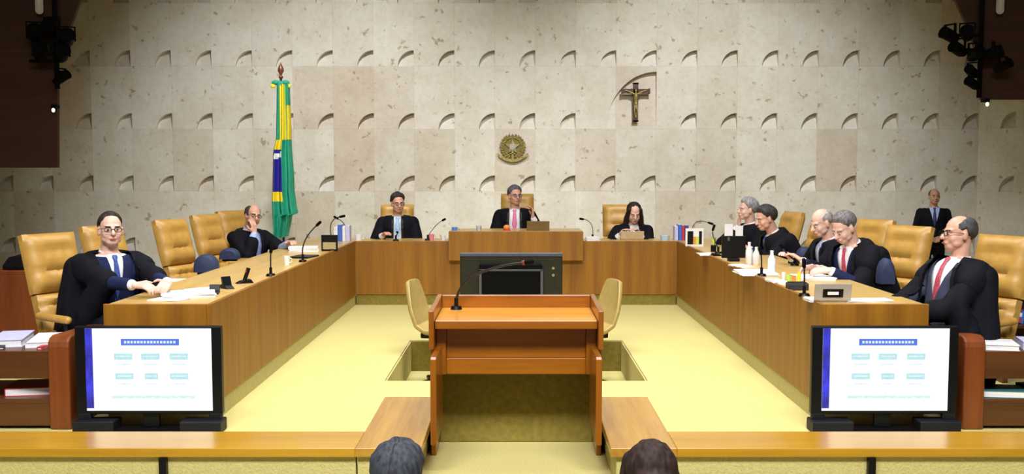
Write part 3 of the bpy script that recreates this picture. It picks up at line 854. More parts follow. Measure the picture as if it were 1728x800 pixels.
        md = o.modifiers.new('sol', 'SOLIDIFY'); md.thickness = .004; md.offset = -1
    if glasses:
        m = MB()
        for s in (-1, 1):
            pts = [(s*.033+.024*math.cos(a), -.099-abs(math.cos(a))*.0, .0+.016*math.sin(a)) for a in [2*PI*j/16 for j in range(17)]]
            m.tube(pts, .0024, 6); m.tube([(s*.057, -.097, .006), (s*.080, -.03, .006), (s*.082, .02, .0)], .0022, 6)
        m.tube([(-.010, -.100, .004), (.010, -.100, .004)], .0024, 6)
        m.v = [tuple(T@Hm@Vector(v)) for v in m.v]; m.build('glasses', BLACK, t, smooth=True)
    return t

def hairgrey(v): return (v, v*.97, v*.95)
# left near
tz = BZ+.01
person('seated person in black robe and glasses at the near left bench end', -2.86, 7.42, yaw=44, lean=6, hy=-14, hp=-2, hands=[(-2.42, 6.93, tz+.045), (-2.26, 7.05, tz+.045)], palm=[((.3, .3, -.9), (.75, -.2, 0)), ((-.3, -.6, -.7), (.1, -.9, 0))],
       skin='pale', hair='receding', hairc=(.030, .019, .014), glasses=True, tie=(.05, .09, .35), drape=True, vox=.006, open_w=.15, suit_v=.055, sleeves=(0, 0), robe_w=.045, yoke=True, curl=(30, 35), hip=.515)
# left far, hand on chin
px = P(412, 380, 11.55)
person('seated bald person in black robe resting chin on hand by the flag', px.x, 11.6, yaw=48, lean=10, hy=-12, hp=4, hr=6, hands=[(px.x+.15, 11.38, .93), (-2.42, 11.35, tz+.05)], palm=[((-.5, .4, 0), (-.1, .1, 1)), None],
       skin='fair', hair='bald', hairc=(.06, .05, .045), glasses=True, tie=None, hip=.45, shirt=mat('pale_blue_shirt', (.42, .52, .85), .8), poles=[(-.2, -.6, -.8), None], sleeves=(1, 0), suit=mat('pale_blue_shirt', (.42, .52, .85), .8))
# far bench, three
person('seated person in robe with light blue tie, left on the far bench', P(672, 380, 13.45).x, 13.42, yaw=4, lean=4, hy=14, hp=6, hands=[(P(642, 0, 13).x, 13.05, tz+.035), None],
       skin='fair', hair='full', hairc=(.035, .03, .027), tie=(.35, .55, .85), tiew=1.5, glasses=True, hip=.52, open_w=.045, suit=SHIRT)
pp = P(869, 355, 13.42)
person('seated person in robe with pink tie at the raised central desk', pp.x, 13.42, z=.11, yaw=-2, lean=3, hy=22, hp=0, hands=[None, (pp.x+.22, 13.18, 1.02)], palm=[None, ((-1, -.3, 0), (-.05, 0, 1))],
       skin='fair', hair='short', hairc=(.10, .105, .115), glasses=True, tie=(.72, .20, .38), tiew=1.25, hip=.50, open_w=.07, suit=SHIRT, poles=[None, (.5, -.1, -1)])
person('seated long-haired person in robe looking down, right on the far bench', P(1066, 380, 13.42).x, 13.42, yaw=4, lean=10, hy=0, hp=24, hands=[(P(1050, 0, 13).x, 13.05, tz+.04), (P(1084, 0, 13).x, 13.05, tz+.04)],
       skin='pale', hair='long', hairc=(.022, .012, .008), tie=None, hip=.42, open_w=.06, suit=SHIRT)
# right side
px = P(1264, 380, 12.0)
person('seated grey-haired person in robe with hand at mouth, far right bench', px.x+.08, 12.05, yaw=-72, lean=8, hy=-5, hp=0, hands=[(px.x-.10, 12.08, .96), None], palm=[((.8, .2, 0), (.05, 0, 1)), None],
       skin='pale', hair='full', hairc=(.32, .32, .34), tie=None, hip=.49, suit=SHIRT, poles=[(-.3, -.8, -.6), None])
px = P(1303, 385, 10.9)
person('seated dark-haired person in black robe bent over the right bench', px.x+.22, 10.95, yaw=-78, lean=26, hy=4, hp=14, hands=[(px.x-.30, 11.05, tz+.04), (px.x-.28, 10.7, tz+.04)],
       skin='fair', hair='full', hairc=(.045, .042, .042), tie=(.05, .06, .35), hip=.50, drape=True, robe_w=.06)
px = P(1398, 395, 9.4)
person('seated bald person partly hidden behind the grey-haired reader', px.x+.14, 9.45, yaw=-72, lean=16, hy=0, hp=22, hands=[(px.x-.28, 9.6, tz+.04), (px.x-.26, 9.3, tz+.04)],
       skin='pale', hair='shaven', hairc=(.35, .32, .30), tie=(.35, .42, .75), hip=.50)
px = P(1418, 400, 8.5)
person('seated grey-haired person in navy suit and robe reading, head bowed', px.x+.22, 8.55, yaw=-60, lean=18, hy=0, hp=30, hands=[(px.x-.20, 8.45, tz+.05), (px.x-.16, 8.22, tz+.05)], palm=[((0, -.5, -.8), (-.9, 0, 0)), ((0, .5, -.8), (-.9, .1, 0))],
       skin='pale', hair='short', hairc=(.16, .15, .15), tie=(.45, .05, .09), hip=.52, vox=.007, drape=True, open_w=.12, suit_v=.07, yoke=True, sleeves=(1, 0))
px = P(1610, 400, 6.85)
person('seated balding person in black robe nearest at the right bench', px.x+.02, 7.0, yaw=-72, lean=-11, hy=-12, hp=-2,
       skin='fair', hair='balding', hairc=(.065, .065, .07), tie=(.40, .05, .08), hip=.51, vox=.006, drape=True, open_w=.15, suit_v=.11, yoke=True, suit=mat('slate_suit', (.035, .042, .08), .8), glasses=True)
px = P(1576, 330, 16.3)
person('standing person in black suit and tie by the right of the stone wall', px.x, 16.3, z=LOW, yaw=-12, lean=0, hy=6, hp=0, stand=True, hip=.93, robe=False, suit=BLKSUIT, tie=(.03, .04, .12), skin='tan', hair='shaven', hairc=(.10, .09, .085), shirt=mat('pale_blue_shirt', (.42, .52, .85), .8))
# foreground, seen from behind
def low_chair(x, y, sz, label):
    t = thing('audience_chair', label, 'chair', (x, y, AUD), PI)
    m = MB(); pad(m, -.24, .24, -.24, .24, -.05, .05, tr(0, 0, sz-.06)@rot(-PI/2, 'X')); m.build('seat', LEATHER, t, smooth=True)
    m = MB(); pad(m, -.23, .23, 0, .36, -.03, .04, tr(0, .27, sz)@rot(R_(-8), 'X')); m.build('backrest', LEATHER, t, smooth=True)
    for sx in (-1, 1):
        for sy in (-1, 1): m = MB(); m.tube([(sx*.2, sy*.2, 0), (sx*.2, sy*.2, sz-.1)], .014, 8); m.build('leg', CHROME, t)
for (cx_, cy_, YY, lb, hr_, hc, ya, lc) in ((669, 744, 3.75, 'head of grey-black haired viewer seen from behind, left foreground', 'full', (.05, .055, .07), 176, 'tan audience chair under the grey-haired viewer, below the frame'),
                              (1100, 739, 3.70, 'head of smooth brown-haired viewer seen from behind, right foreground', 'long', (.035, .02, .018), 184, 'tan audience chair under the brown-haired viewer, below the frame')):
    q_ = P(cx_, cy_, YY); hp_ = q_.z-AUD-.815
    low_chair(q_.x, YY+.03, hp_-.09, lc)
    person(lb, q_.x, YY, z=AUD, yaw=ya, lean=0, hy=-4, hp=4, skin='fair', hair=hr_, hairc=hc, robe=False, suit=BLKSUIT, tie=None, hip=hp_, vox=.008)

# ------------------------------------------------------------------ things on the stone wall
# crucifix
c = P(1072, 150, WY)
sc_ = 1/F*17.5
t = thing('crucifix', 'dark wooden crucifix with gilt figure in the large quarter-round niche', 'crucifix', (c.x, WY-.06, P(0, 206, WY).z))
hgt = P(0, 140, WY).z-P(0, 206, WY).z
DKW = wood('crucifix_wood', (.05, .012, .008), (.09, .02, .012), 'z', .4, .3)
cz = P(0, 154.5, WY).z-P(0, 206, WY).z
m = MB(); m.box((-.042, -.02, 0), (.042, .02, hgt)); m.box((-.215, -.02, cz-.038), (.215, .02, cz+.038))
for a, b in (((-.235, -.02, cz-.045), (-.205, .02, cz+.045)), ((.205, -.02, cz-.045), (.235, .02, cz+.045)), ((-.05, -.02, hgt-.03), (.05, .02, hgt)), ((-.05, -.02, 0), (.05, .02, .03))): m.box(a, b)
m.build('cross', DKW, t, .005)
m = MB(); m.box((-.02, .02, .25), (.02, .14, .40)); m.build('bracket', BLACK, t)
m = MB(); fz = cz-.10
m.ell((0, -.05, fz+.105), (.022, .022, .028)); m.tube([(0, -.045, fz+.07), (0, -.045, fz+.02), (0, -.045, fz-.07), (.005, -.045, fz-.12)], [.022, .038, .026, .032])
for s in (-1, 1): m.capsule((s*.03, -.045, fz+.055), (s*.10, -.04, fz+.09), .014, .011, 8); m.capsule((s*.10, -.04, fz+.09), (s*.175, -.035, fz+.115), .011, .009, 8); m.capsule((s*.012, -.045, fz-.12), (s*.022, -.06, fz-.22), .018, .014, 8); m.capsule((s*.022, -.06, fz-.22), (s*.004, -.04, fz-.33), .014, .010, 8)
link(remesh(m, 'figure', .006, 2), 'figure', BRASS, t)

# national emblem
c = P(865, 248, WY); rr = 22/F*17.5
t = thing('wall_emblem', 'round gilt national coat of arms fixed to the stone wall', 'emblem', (c.x, WY-.035, c.z))
GOLDD = mat('dark_gold', (.20, .155, .05), .5, .5, noise_amt=.3, nscale=40)
def starpoly(r0, r1, n, a0=PI/2): return [((r0 if i % 2 == 0 else r1)*math.cos(a0+PI*i/n), (r0 if i % 2 == 0 else r1)*math.sin(a0+PI*i/n)) for i in range(2*n)]
m = MB(); m.prism(starpoly(rr*1.0, rr*.86, 20), -.0, .03, 'y'); m.build('radiant_disc', GOLDD, t)
m = MB()
for s in (-1, 1):
    for k in range(11):
        a = -PI/2+s*(.3+k*.24); base = Vector((math.cos(a)*rr*.80, -.012, math.sin(a)*rr*.80))
        for side in (-1, 1):
            d = Vector((math.cos(a+s*PI/2+side*.7), 0, math.sin(a+s*PI/2+side*.7)))
            m.capsule(base, base+d*rr*.26, .017, .008, 6)
m.build('wreath', BRASS, t, smooth=True)
m = MB(); m.prism([(x, z) for x, z in starpoly(rr*.60, rr*.27, 5)], -.03, .0, 'y'); m.build('star', BRASS, t, .004)
m = MB(); m.cyl((0, 0, 0), rr*.24, .025, 24, M=rot(PI/2, 'X')@tr(0, 0, .02)); m.build('central_disc', mat('pewter', (.38, .38, .36), .4, .5), t, .003)
m = MB(); m.prism([(-.014, rr*.25), (.014, rr*.25), (.018, -rr*.9), (-.018, -rr*.9)], -.04, -.01, 'y'); m.box((-.045, -.04, -rr*.55), (.045, -.01, -rr*.5)); m.build('sword', BRASS, t)
m = MB(); poly = []
n = 20
up = [(x, -rr*.92+.35*rr*(abs(x)/rr)**2) for x in [(-1.18+2.36*i/n)*rr for i in range(n+1)]]
poly = up+[(x*.97, z-rr*.24) for x, z in reversed(up)]
rings = []
for (x, z), (x2, z2) in zip(up, [(x*.97, z-rr*.24) for x, z in up]):
    rings.append([Vector((x, -.035, z)), Vector((x, .02, z)), Vector((x2, .02, z2)), Vector((x2, -.035, z2))])
m.loft(rings); m.build('ribbon', BRASS, t)

# flag
FY = 15.4
base = P(477, 300, FY)
t = thing('flag_pole', 'wooden flag pole with pointed finial carrying the draped flag', 'flag pole', (base.x, FY, LOW))
ztop = P(0, 133, FY).z-LOW
m = MB(); m.tube([(0, 0, .05), (0, 0, ztop)], .018, 12); m.build('pole', DKW, t, smooth=True)
m = MB(); m.lathe([(.02, 0), (.035, .02), (.018, .05), (.022, .07), (.045, .11), (.040, .15), (.012, .21), (.002, .235)], (0, 0, ztop), 16); m.build('finial', mat('finial_wood', (.16, .045, .02), .35), t, smooth=True)
m = MB(); m.lathe([(.16, 0), (.16, .02), (.06, .06), (.03, .10), (.02, .12)], (0, 0, 0), 24); m.build('base', BRASS, t, smooth=True)
FG = mat('flag_green', (.015, .33, .20), .7, noise_amt=.15, nscale=8); FYL = mat('flag_yellow', (.85, .66, .02), .7); FB = mat('flag_blue', (.015, .015, .28), .7); FW = mat('flag_white', (.8, .8, .82), .7)
t = thing('flag', 'green, yellow and blue flag draped from the tall pole', 'flag', (base.x, FY, LOW))
m = MB()
# rosette (bow) on top
z = P(0, 142, FY).z-LOW
for s in (-1, 1):
    m.cur = 0; m.ell((s*.07, -.03, z+.02), (.06, .03, .035)); m.cur = 1; m.ell((s*.11, -.035, z-.03), (.04, .02, .03))
m.cur = 0; m.ell((0, -.05, z), (.05, .03, .045)); m.build('bow', [FG, FYL], t, smooth=True)
m = MB()
NV, NU = 80, 60
def fcol(u, y):
    # u: position across the visible folds 0..1 ; y: photo height
    if y < 235:
        if u < .30: return 0
        if u < .72: return 1
        if u < .80: return 0
        return 1 if 180 < y < 240 else 0
    if u > .52: return 0
    if y < 252: return 1
    if y < 325:
        if u < .06: return 1
        return 3 if 262 < y+10*u < 270 else 2
    if y < 340: return 1
    return 0
def edge(y):
    # left and right outline of the draped cloth in photo units
    L = interp([(140, 468), (230, 467), (260, 462), (330, 461), (400, 464)])(y)
    Rr = interp([(140, 488), (230, 491), (320, 496), (345, 499), (362, 502), (366, 492), (403, 486)])(y)
    return L, Rr
grid = []
for j in range(NV+1):
    y = 143+(401-143)*j/NV; L, Rr = edge(y); row = []
    for i in range(2*NU):
        side = i < NU; u = i/(NU-1) if side else (2*NU-1-i)/(NU-1)
        px = L+(Rr-L)*u; yy = y+(0 if u < .55 else (-6*(u-.55)) * (j/NV))
        p = P(px, yy, FY)
        amp = .035+.035*j/NV
        fold = math.sin(u*PI*5.2+y*.01)*amp
        row.append(Vector((p.x-base.x, (-.07+fold*.8-.03*math.sin(u*PI)) if side else (.05+.03*math.sin(u*PI)), p.z-LOW)))
    grid.append(row)
vs = [p for r in grid for p in r]; W_ = 2*NU
for j in range(NV):
    y = 143+(401-143)*(j+.5)/NV
    for i in range(W_):
        k = (i+1) % W_
        u = (i/(NU-1) if i < NU else (2*NU-1-i)/(NU-1))
        m.cur = fcol(u, y); m.f.append((j*W_+i, j*W_+k, (j+1)*W_+k, (j+1)*W_+i)); m.mi.append(m.cur)
m.v = [tuple(v) for v in vs]; m.build('cloth', [FG, FYL, FB, FW], t, smooth=True)

# wall socket
p = P(255, 460, WY)
m = MB(); m.box((-.06, -.02, -.05), (.06, 0, .05)); tag(m.build('wall_socket', mat('socket_white', (.75, .75, .72), .5), bevel=.006, loc=(p.x, WY, p.z)), 'small white socket box low on the stone wall at left', 'socket')

# ------------------------------------------------------------------ stage lamps
def lamp(px, py, Y, rz, rx, label, r=.085, L=.22):
    p = P(px, py, Y); t = thing('stage_lamp', label, 'stage lamp', p)
    M = rot(R_(rz), 'Z')@rot(R_(rx), 'X')
    m = MB(); m.lathe([(r*.6, L*.5), (r*.8, L*.35), (r, L*.2), (r, -L*.45), (r*1.08, -L*.5), (r*.9, -L*.5), (r*.85, -L*.4)], M=M@rot(-PI/2, 'X'), n=18); m.build('housing', BLACKM, t, smooth=True)
    m = MB(); m.box((-r-.02, -.015, -.02), (-r-.005, .015, r+.05), rot(R_(rz), 'Z')); m.box((r+.005, -.015, -.02), (r+.02, .015, r+.05), rot(R_(rz), 'Z')); m.box((-r-.02, -.015, r+.05), (r+.02, .015, r+.065), rot(R_(rz), 'Z')); m.build('yoke', BLACKM, t)
    return t
def rig(px, y0, y1, Y, label, arms):
    a, b = P(px, y1, Y), P(px, y0, Y); t = thing('lighting_pole', label, 'lighting pole', (a.x, Y, a.z))
    m = MB(); m.tube([(0, 0, 0), (0, 0, b.z-a.z)], .03, 12); m.build('pole', BLACKM, t, smooth=True)
    for x, y in arms:
        q = P(x, y, Y)-a; m = MB(); m.tube([(0, 0, q.z), (q.x, 0, q.z)], .02, 8); m.build('arm', BLACKM, t, smooth=True)
rig(97, -40, 150, 12.8, 'black vertical pole carrying stage lamps at the upper left', [(45, 62), (118, 72), (50, 103), (108, 122)])
for i, (x, y, rz, nm) in enumerate([(60, 58, 20, 'topmost and leftmost'), (88, 50, -10, 'second from the left in the top row'), (112, 66, 30, 'rightmost of the top group'), (70, 92, 15, 'hanging lowest on the left arm'), (103, 92, 35, 'directly under the top group beside the pole'), (103, 132, 70, 'lowest on the pole, with pale lens')]):
    lamp(x, y, 12.75, rz, -25, 'black stage lamp at the upper left, '+nm, .085 if i < 5 else .055)
rig(1652, -40, 165, 12.8, 'black vertical pole carrying stage lamps at the upper right', [(1600, 60), (1618, 84), (1690, 88), (1640, 120)])
for i, (x, y, rz, nm) in enumerate([(1603, 60, -70, 'reaching furthest left'), (1632, 58, -25, 'at the top beside the pole'), (1618, 84, -60, 'just under the one furthest left'), (1645, 92, 10, 'in the middle on the pole'), (1676, 90, 60, 'standing out right on the wood'), (1692, 112, 30, 'lowest against the wood'), (1642, 122, -50, 'left of the pole, second lowest'), (1643, 142, -60, 'lowest on the pole')]):
    lamp(x, y, 12.75, rz, -20, 'black stage lamp at the upper right, '+nm, .07 if i < 5 else .055)
WL = mat('warm_lamp_glass', (1, .93, .8), .3, emit=1.6)
for (x, y, r, lb) in ((90, 186, .02, 'small white lamp on the edge of the left wood cladding'), (1666, 176, .02, 'small white lamp under the corner of the right wood cladding')):
    p = P(x, y, 12.9); t = thing('small_lamp', lb, 'lamp', p)
    m = MB(); m.ell((0, 0, 0), (r, r, r*1.3)); m.build('bulb', WL, t, smooth=True)
    m = MB(); m.box((-.03, .0, .03), (.03, .12, .07)); m.build('mount', BLACKM, t)
for (x, lb) in ((66, 'short pale tube lamp at the top left corner'), (1688, 'short pale tube lamp at the top right corner')):
    p = P(x, 6, 12.9); t = thing('tube_lamp', lb, 'lamp', p)
    m = MB(); m.capsule((0, 0, -.08), (0, 0, .2), .045, .045); m.build('tube', mat('pale_lamp', (.5, .42, .28), .4, emit=.25), t, smooth=True)
    m = MB(); m.box((-.05, .0, .16), (.05, .12, .26)); m.build('holder', BLACKM, t)

# ------------------------------------------------------------------ low bookcases at both front corners
def books(t_pos, n, rect, z, seed, tilt, group, labels, upright=False):
    pass
def bookcase(s, label):
    xi = abs(P(122 if s < 0 else 1622, 650, 6.5).x); xo = 4.7
    y0, y1 = 6.48, (7.08 if s < 0 else 6.76)
    t = thing('low_bookcase', label, 'bookcase', (s*(xi+xo)/2, 6.8, 0)); ox = s*(xi+xo)/2
    def B(x0, x1, ya, yb, z0, z1):
        m = MB(); a, b = sorted((s*x0-ox, s*x1-ox)); m.box((a, ya-6.8, z0), (b, yb-6.8, z1)); return m
    zt = P(0, 592, 6.5).z; zs_ = P(0, 638, 6.5).z; zl = P(0, 672, 6.5).z
    m = MB(); prof = [(y0-.02-6.8, 0), (y1-6.8, 0), (y1-6.8, zt+.08), (y0+.05-6.8, zt+.095), (y0+.01-6.8, zt+.085), (y0-.012-6.8, zt+.06), (y0-.02-6.8, zt+.03)]
    a, b = sorted((s*(xi)-ox, s*(xi+.13)-ox)); m.prism(prof, a, b, 'x'); m.build('end_panel', RED, t, .012, seg=3)
    B(xi+.13, xo, y0, y1, zt-.03, zt).build('top_board', REDX, t, .003)
    B(xi+.13, xo, y0, y0+.03, zs_, zt-.03).build('upper_fascia', REDX, t, .003)
    B(xi+.13, xo, y0, y1, zl-.03, zl).build('lower_shelf', REDX, t, .003)
    B(xi+.13, xo, y0, y0+.03, .02, zl-.03).build('lower_fascia', REDX, t, .003)
    B(xi+.13, xo, y1-.03, y1, zt-.12, zt-.03).build('rear_rail', REDX, t, .003)
    B(xo, xo+.04, y0, y1, 0, zt+.05).build('end_panel', RED, t, .006)
    return xi, zt, zl
xiL, ztL, zlL = bookcase(-1, 'low red wood bookcase left of the left television')
xiR, ztR, zlR = bookcase(1, 'low red wood bookcase right of the right television')
def book(x, y, z, w_, d_, h_, rz, col, label, group=None, cat='book', name='book', tilt=0):
    t = thing(name, label, cat, (x, y, z), rz, group)
    M = rot(tilt, 'X')
    m = MB(); m.box((-w_/2, -d_/2, 0), (w_/2, d_/2, .004), M); m.box((-w_/2, -d_/2, h_-.004), (w_/2, d_/2, h_), M); m.box((-w_/2, -d_/2, 0), (-w_/2+.005, d_/2, h_), M); m.build('cover', col, t)
    m = MB(); m.box((-w_/2+.005, -d_/2+.004, .004), (w_/2-.006, d_/2-.004, h_-.004), M); m.build('pages', WHITE, t)
    return t
PALE = mat('pale_cover', (.78, .78, .82), .6, noise_amt=.08); REDC = mat('red_cover', (.55, .03, .04), .5); TEAL = mat('teal_cover', (.02, .16, .17), .5); DKC = mat('dark_cover', (.02, .02, .03), .5)
BLUEC = mat('blue_cover', (.05, .14, .55), .5); YEL = mat('yellow_cover', (.85, .75, .05), .5); LAV = mat('lavender_cover', (.55, .55, .80), .5)
cols = [PALE, LAV, PALE, PALE, PALE]
for s, xi, zt, nm in ((-1, xiL, ztL, 'left'), (1, xiR, ztR, 'right')):
    posn = ['nearest the end panel', 'second from the end panel', 'third from the end panel', 'fourth from the end panel', 'fifth, cut by the frame edge']
    for k in range(5):
        x = s*(xi+.13+.02+.13+k*.235); rz = R_(-14*s)
        book(x, 6.82 if s < 0 else 6.63, zt, .20, .42 if s < 0 else .26, .035+.012*((k*7) % 3), rz, cols[k], 'pale book lying on top of the %s bookcase, %s' % (nm, posn[k]), 'pale books lying on the bookcase tops')
    for k in range(3):
        x = s*(xi+.13+.10+k*.26)
        book(x+.02, 6.60, zt, .03, .14, .018, R_(20*k), (REDC, DKC, BLUEC)[k], 'thin %s booklet at the front edge of the %s bookcase top' % (('red', 'black', 'blue')[k], nm), 'booklets at the front of the bookcase tops')
book(-(xiL+.30), 6.72, zlL, .34, .30, .05, R_(10), REDC, 'red folder lying on the lower shelf of the left bookcase', cat='folder', name='folder')
book((xiR+.28), 6.61, zlR, .30, .22, .045, R_(-8), TEAL, 'teal folder lying on the lower shelf of the right bookcase', cat='folder', name='folder')
book((xiR+.56), 6.63, zlR, .22, .20, .06, R_(12), DKC, 'black folder behind the teal folder on the right bookcase shelf', cat='folder', name='folder')

# tall cabinet at the left back and magazine cabinet at the right
a, b = P(27, 457, 8.8), P(88, 560, 8.8)
t = thing('side_cabinet', 'red wood cabinet behind the nearest left armchair', 'cabinet', ((a.x+b.x)/2-.12, 9.05, 0))
hw = (b.x-a.x)/2+.12
m = MB(); m.box((-hw, -.25, 0), (hw, .25, a.z)); m.build('body', RED, t, .006)
m = MB(); m.box((-hw+.02, -.262, .06), (hw-.02, -.25, a.z-.04)); m.build('door', RED, t, .003)
cab = t
m = MB(); m.prism([(-.16, 0), (.2, 0), (.2, .11), (-.05, .10), (-.16, .04)], -.14, .14, 'x'); tag(m.build('black_case', BLACK, bevel=.01, loc=(P(45, 450, 9.0).x, 9.02, a.z)), 'black sloping case on the red cabinet at far left', 'case')
a = P(1699, 440, 7.9); 
t = thing('magazine_cabinet', 'dark red cabinet with magazine shelves at the right edge', 'cabinet', (a.x+.4, 8.1, 0))
H_ = P(0, 443, 7.9).z
m = MB(); m.box((-.4, -.2, 0), (-.36, .2, H_)); m.box((.36, -.2, 0), (.4, .2, H_)); m.box((-.4, .18, 0), (.4, .2, H_)); m.box((-.4, -.2, H_-.03), (.4, .2, H_)); m.build('case', REDX, t)
z1_, z2_ = P(0, 500, 7.9).z, P(0, 550, 7.9).z
for z_ in (z1_, z2_, .2): m = MB(); m.box((-.36, -.19, z_-.02), (.36, .18, z_)); m.build('shelf', REDX, t)
def magazine(x, y, z, wd, ht, col, label, bands):
    o = thing('magazine', label, 'magazine', (x, y, z))
    M = rot(R_(-18), 'X')@rot(R_(14), 'Y')
    m = MB(); m.box((-wd/2, 0, 0.02), (wd/2, .012, ht), M); m.build('cover', col, o)
    m = MB(); 
    for i, c_ in enumerate(bands): m.cur = i; m.box((-wd*.38, -.002, ht*(.15+.25*i)), (wd*.38, 0, ht*(.33+.25*i)), M)
    m.build('picture', bands, o)
magazine(a.x+.11, 8.0, z1_, .15, .20, YEL, 'yellow magazine on the upper shelf of the right cabinet', [DKC, mat('grey_cover', (.3, .3, .32), .5), LAV])
magazine(a.x+.11, 8.0, z2_, .15, .17, BLUEC, 'blue and red magazine on the lower shelf of the right cabinet', [REDC, WHITE, REDC])

# ------------------------------------------------------------------ desk clutter
DT = BZ-.008
def paper(px, py, w_, d_, label, rz=0, h=.012, z=DT, group=None, Y=None):
    # placed on the desktop plane where the photo shows it
    if Y is None:
        t_ = (CY-py)/F; Y = (z-CAMZ)*(PC+t_*PS)/(t_*PC-PS)
    p = P(px, py, Y)
    m = MB(); n = 4
    for i in range(n): m.box((-w_/2, -d_/2, i*h/n), (w_/2, d_/2, (i+.9)*h/n), rot(R_(random.uniform(-5, 5)), 'Z'))
    o = m.build('paper_stack', WHITE, loc=(p.x, Y, z)); o.rotation_euler = (0, 0, R_(rz)); tag(o, label, 'papers', group); return o
def ond(px, py, z=DT):
    t_ = (CY-py)/F; Y = (z-CAMZ)*(PC+t_*PS)/(t_*PC-PS); return P(px, py, Y)
paper(318, 500, .34, .26, 'white papers stacked before the bespectacled person', 20, .03)
paper(285, 506, .22, .16, 'loose white sheet under the hands of the bespectacled person', -10, .006)
paper(340, 492, .20, .14, 'white papers beside the phone holder on the left bench', 50, .02)
# tan side tables between seats with papers
def side_table(px, py, Y, label, w_=.42):
    p = P(px, py, Y); t = thing('side_table', label, 'side table', (p.x, Y, 0))
    m = MB(); m.box((-w_/2, -.2, p.z-.05), (w_/2, .2, p.z)); m.build('top', LEATHER, t, .015)
    m = MB(); m.box((-w_/2+.03, -.17, p.z-.13), (w_/2-.03, .17, p.z-.06)); m.build('drawer', LEATHERD, t, .008)
    m = MB(); m.cyl((0, 0, .02), .03, p.z-.15, 14); m.cyl((0, 0, 0), .16, .02, 20); m.build('pedestal', BLACK, t, smooth=True)
    return p
p = side_table(318, 474, 8.75, 'tan padded side table with papers between the left armchairs', .50)
paper(300, 470, .30, .16, 'flat white papers on the tan side table at left', 8, .012, z=p.z, Y=8.75)
p = side_table(428, 438, 10.9, 'tan padded side table before the bald person at left', .42)
def cushion(px, py, Y, w_, h_, label, z=None):
    p = P(px, py, Y); t = thing('navy_rounded_form', label, 'cushion', (p.x, Y, p.z))
    m = MB(); ring = []
    n = 16
    prof = [(-w_/2, 0)]+[(-w_/2*math.cos(PI*i/n), h_*(math.sin(PI*i/n)**.65)) for i in range(1, n)]+[(w_/2, 0)]
    for yv, sc in ((-.07, .80), (-.055, .94), (-.03, 1), (.03, 1), (.055, .94), (.07, .80)):
        ring.append([Vector((x*sc, yv, z*sc)) for x, z in prof])
    m.loft(ring); m.build('pad', NAVYC, t, smooth=True); m = MB(); m.box((-w_/2*.7, -.03, -.02), (w_/2*.7, .03, .01)); m.build('seam', BLACK, t)
    return t
cushion(349, 459, 9.15, .21, .155, 'rounded blue cushion before the left empty armchair')
cushion(388, 437, 10.25, .19, .105, 'dark navy cushion before the right empty armchair at left')
cushion(1358, 440, 10.3, .17, .135, 'dark navy cushion beside the dark-haired person at right')
cushion(1494, 478, 8.0, .12, .19, 'piece of dark robe draped before the empty armchair at right')  # stands for a draped robe, built with the cushion shape
def phone(px, py, label, h=.13, lean=25, rz=0, red=False):
    p = ond(px, py); t = thing('phone_holder', label, 'phone', p, R_(rz))
    m = MB(); m.box((-.035, -.006, .01), (.035, .006, h), rot(R_(-lean), 'X')); m.build('phone', BLACK, t, .003)
    m = MB(); m.prism([(-.06, 0), (.07, 0), (.05, .03), (-.02, .02)], -.03, .03, 'x'); m.build('holder', BLACK, t, .003)
    if red: m = MB(); m.box((-.03, -.009, .08), (-.005, -.006, h-.02), rot(R_(-lean), 'X')); m.build('red_light', REDC, t)
phone(384, 487, 'small dark phone holder near the papers on the left bench', .09, 20, 40)
phone(411, 478, 'black phone holder with red mark on the left bench', .12, 20, -60, True)
phone(362, 496, 'low grey desk clock at the corner of the left bench papers', .07, 30, 10)
b = ond(457, 466); mic(b, b+Vector((0, 0, .18)), P(457, 425, b.y), 'slim upright microphone halfway along the left bench')
b = ond(511, 442); mic(b, b+Vector((-.02, 0, .2)), P(535, 380, b.y-.1), 'gooseneck microphone leaning right near the bald person')
b = ond(563, 420); mic(b, P(548, 370, b.y), P(574, 366, b.y), 'arched gooseneck microphone at the far end of the left bench', .005)
b = P(583, 404, 12.9); b.z = DT; mic(b, P(588, 378, 12.9), P(570, 369, 12.9), 'curved gooseneck microphone behind the blue books', .005)
def cup(p, r, h, m_, label, cat='cup', name='cup'):
    t = thing(name, label, cat, p); m = MB()
    m.lathe([(r*.8, 0), (r, h), (r*.9, h), (r*.72, .006)], n=18); m.build('body', m_, t, smooth=True)
    if name == 'cup': m = MB(); m.tube([(r*.9, 0, h*.8), (r*1.5, 0, h*.7), (r*1.5, 0, h*.35), (r*.85, 0, h*.25)], .004, 6); m.build('handle', m_, t, smooth=True)
def bottle(p, h, m_, label, r=.032):
    t = thing('water_bottle', label, 'bottle', p); m = MB(); m.lathe([(r*.9, 0), (r, .01), (r, h*.62), (r*.45, h*.82), (r*.40, h*.93)], n=16); m.build('body', m_, t, smooth=True)
    m = MB(); m.cyl((0, 0, h*.93), r*.45, h*.07, 12); m.build('cap', mat('cap_white', (.7, .72, .78), .5), t, smooth=True)
GLASS = mat('clear_glass', (.85, .88, .9), .08, trans=.7, noise_amt=.02); CER = mat('white_ceramic', (.82, .82, .82), .3, noise_amt=.02)
cup(ond(484, 447), .03, .08, CER, 'white cup halfway along the left bench')
paper(512, 424, .30, .22, 'white papers before the bald person on the left bench', 10, .05)
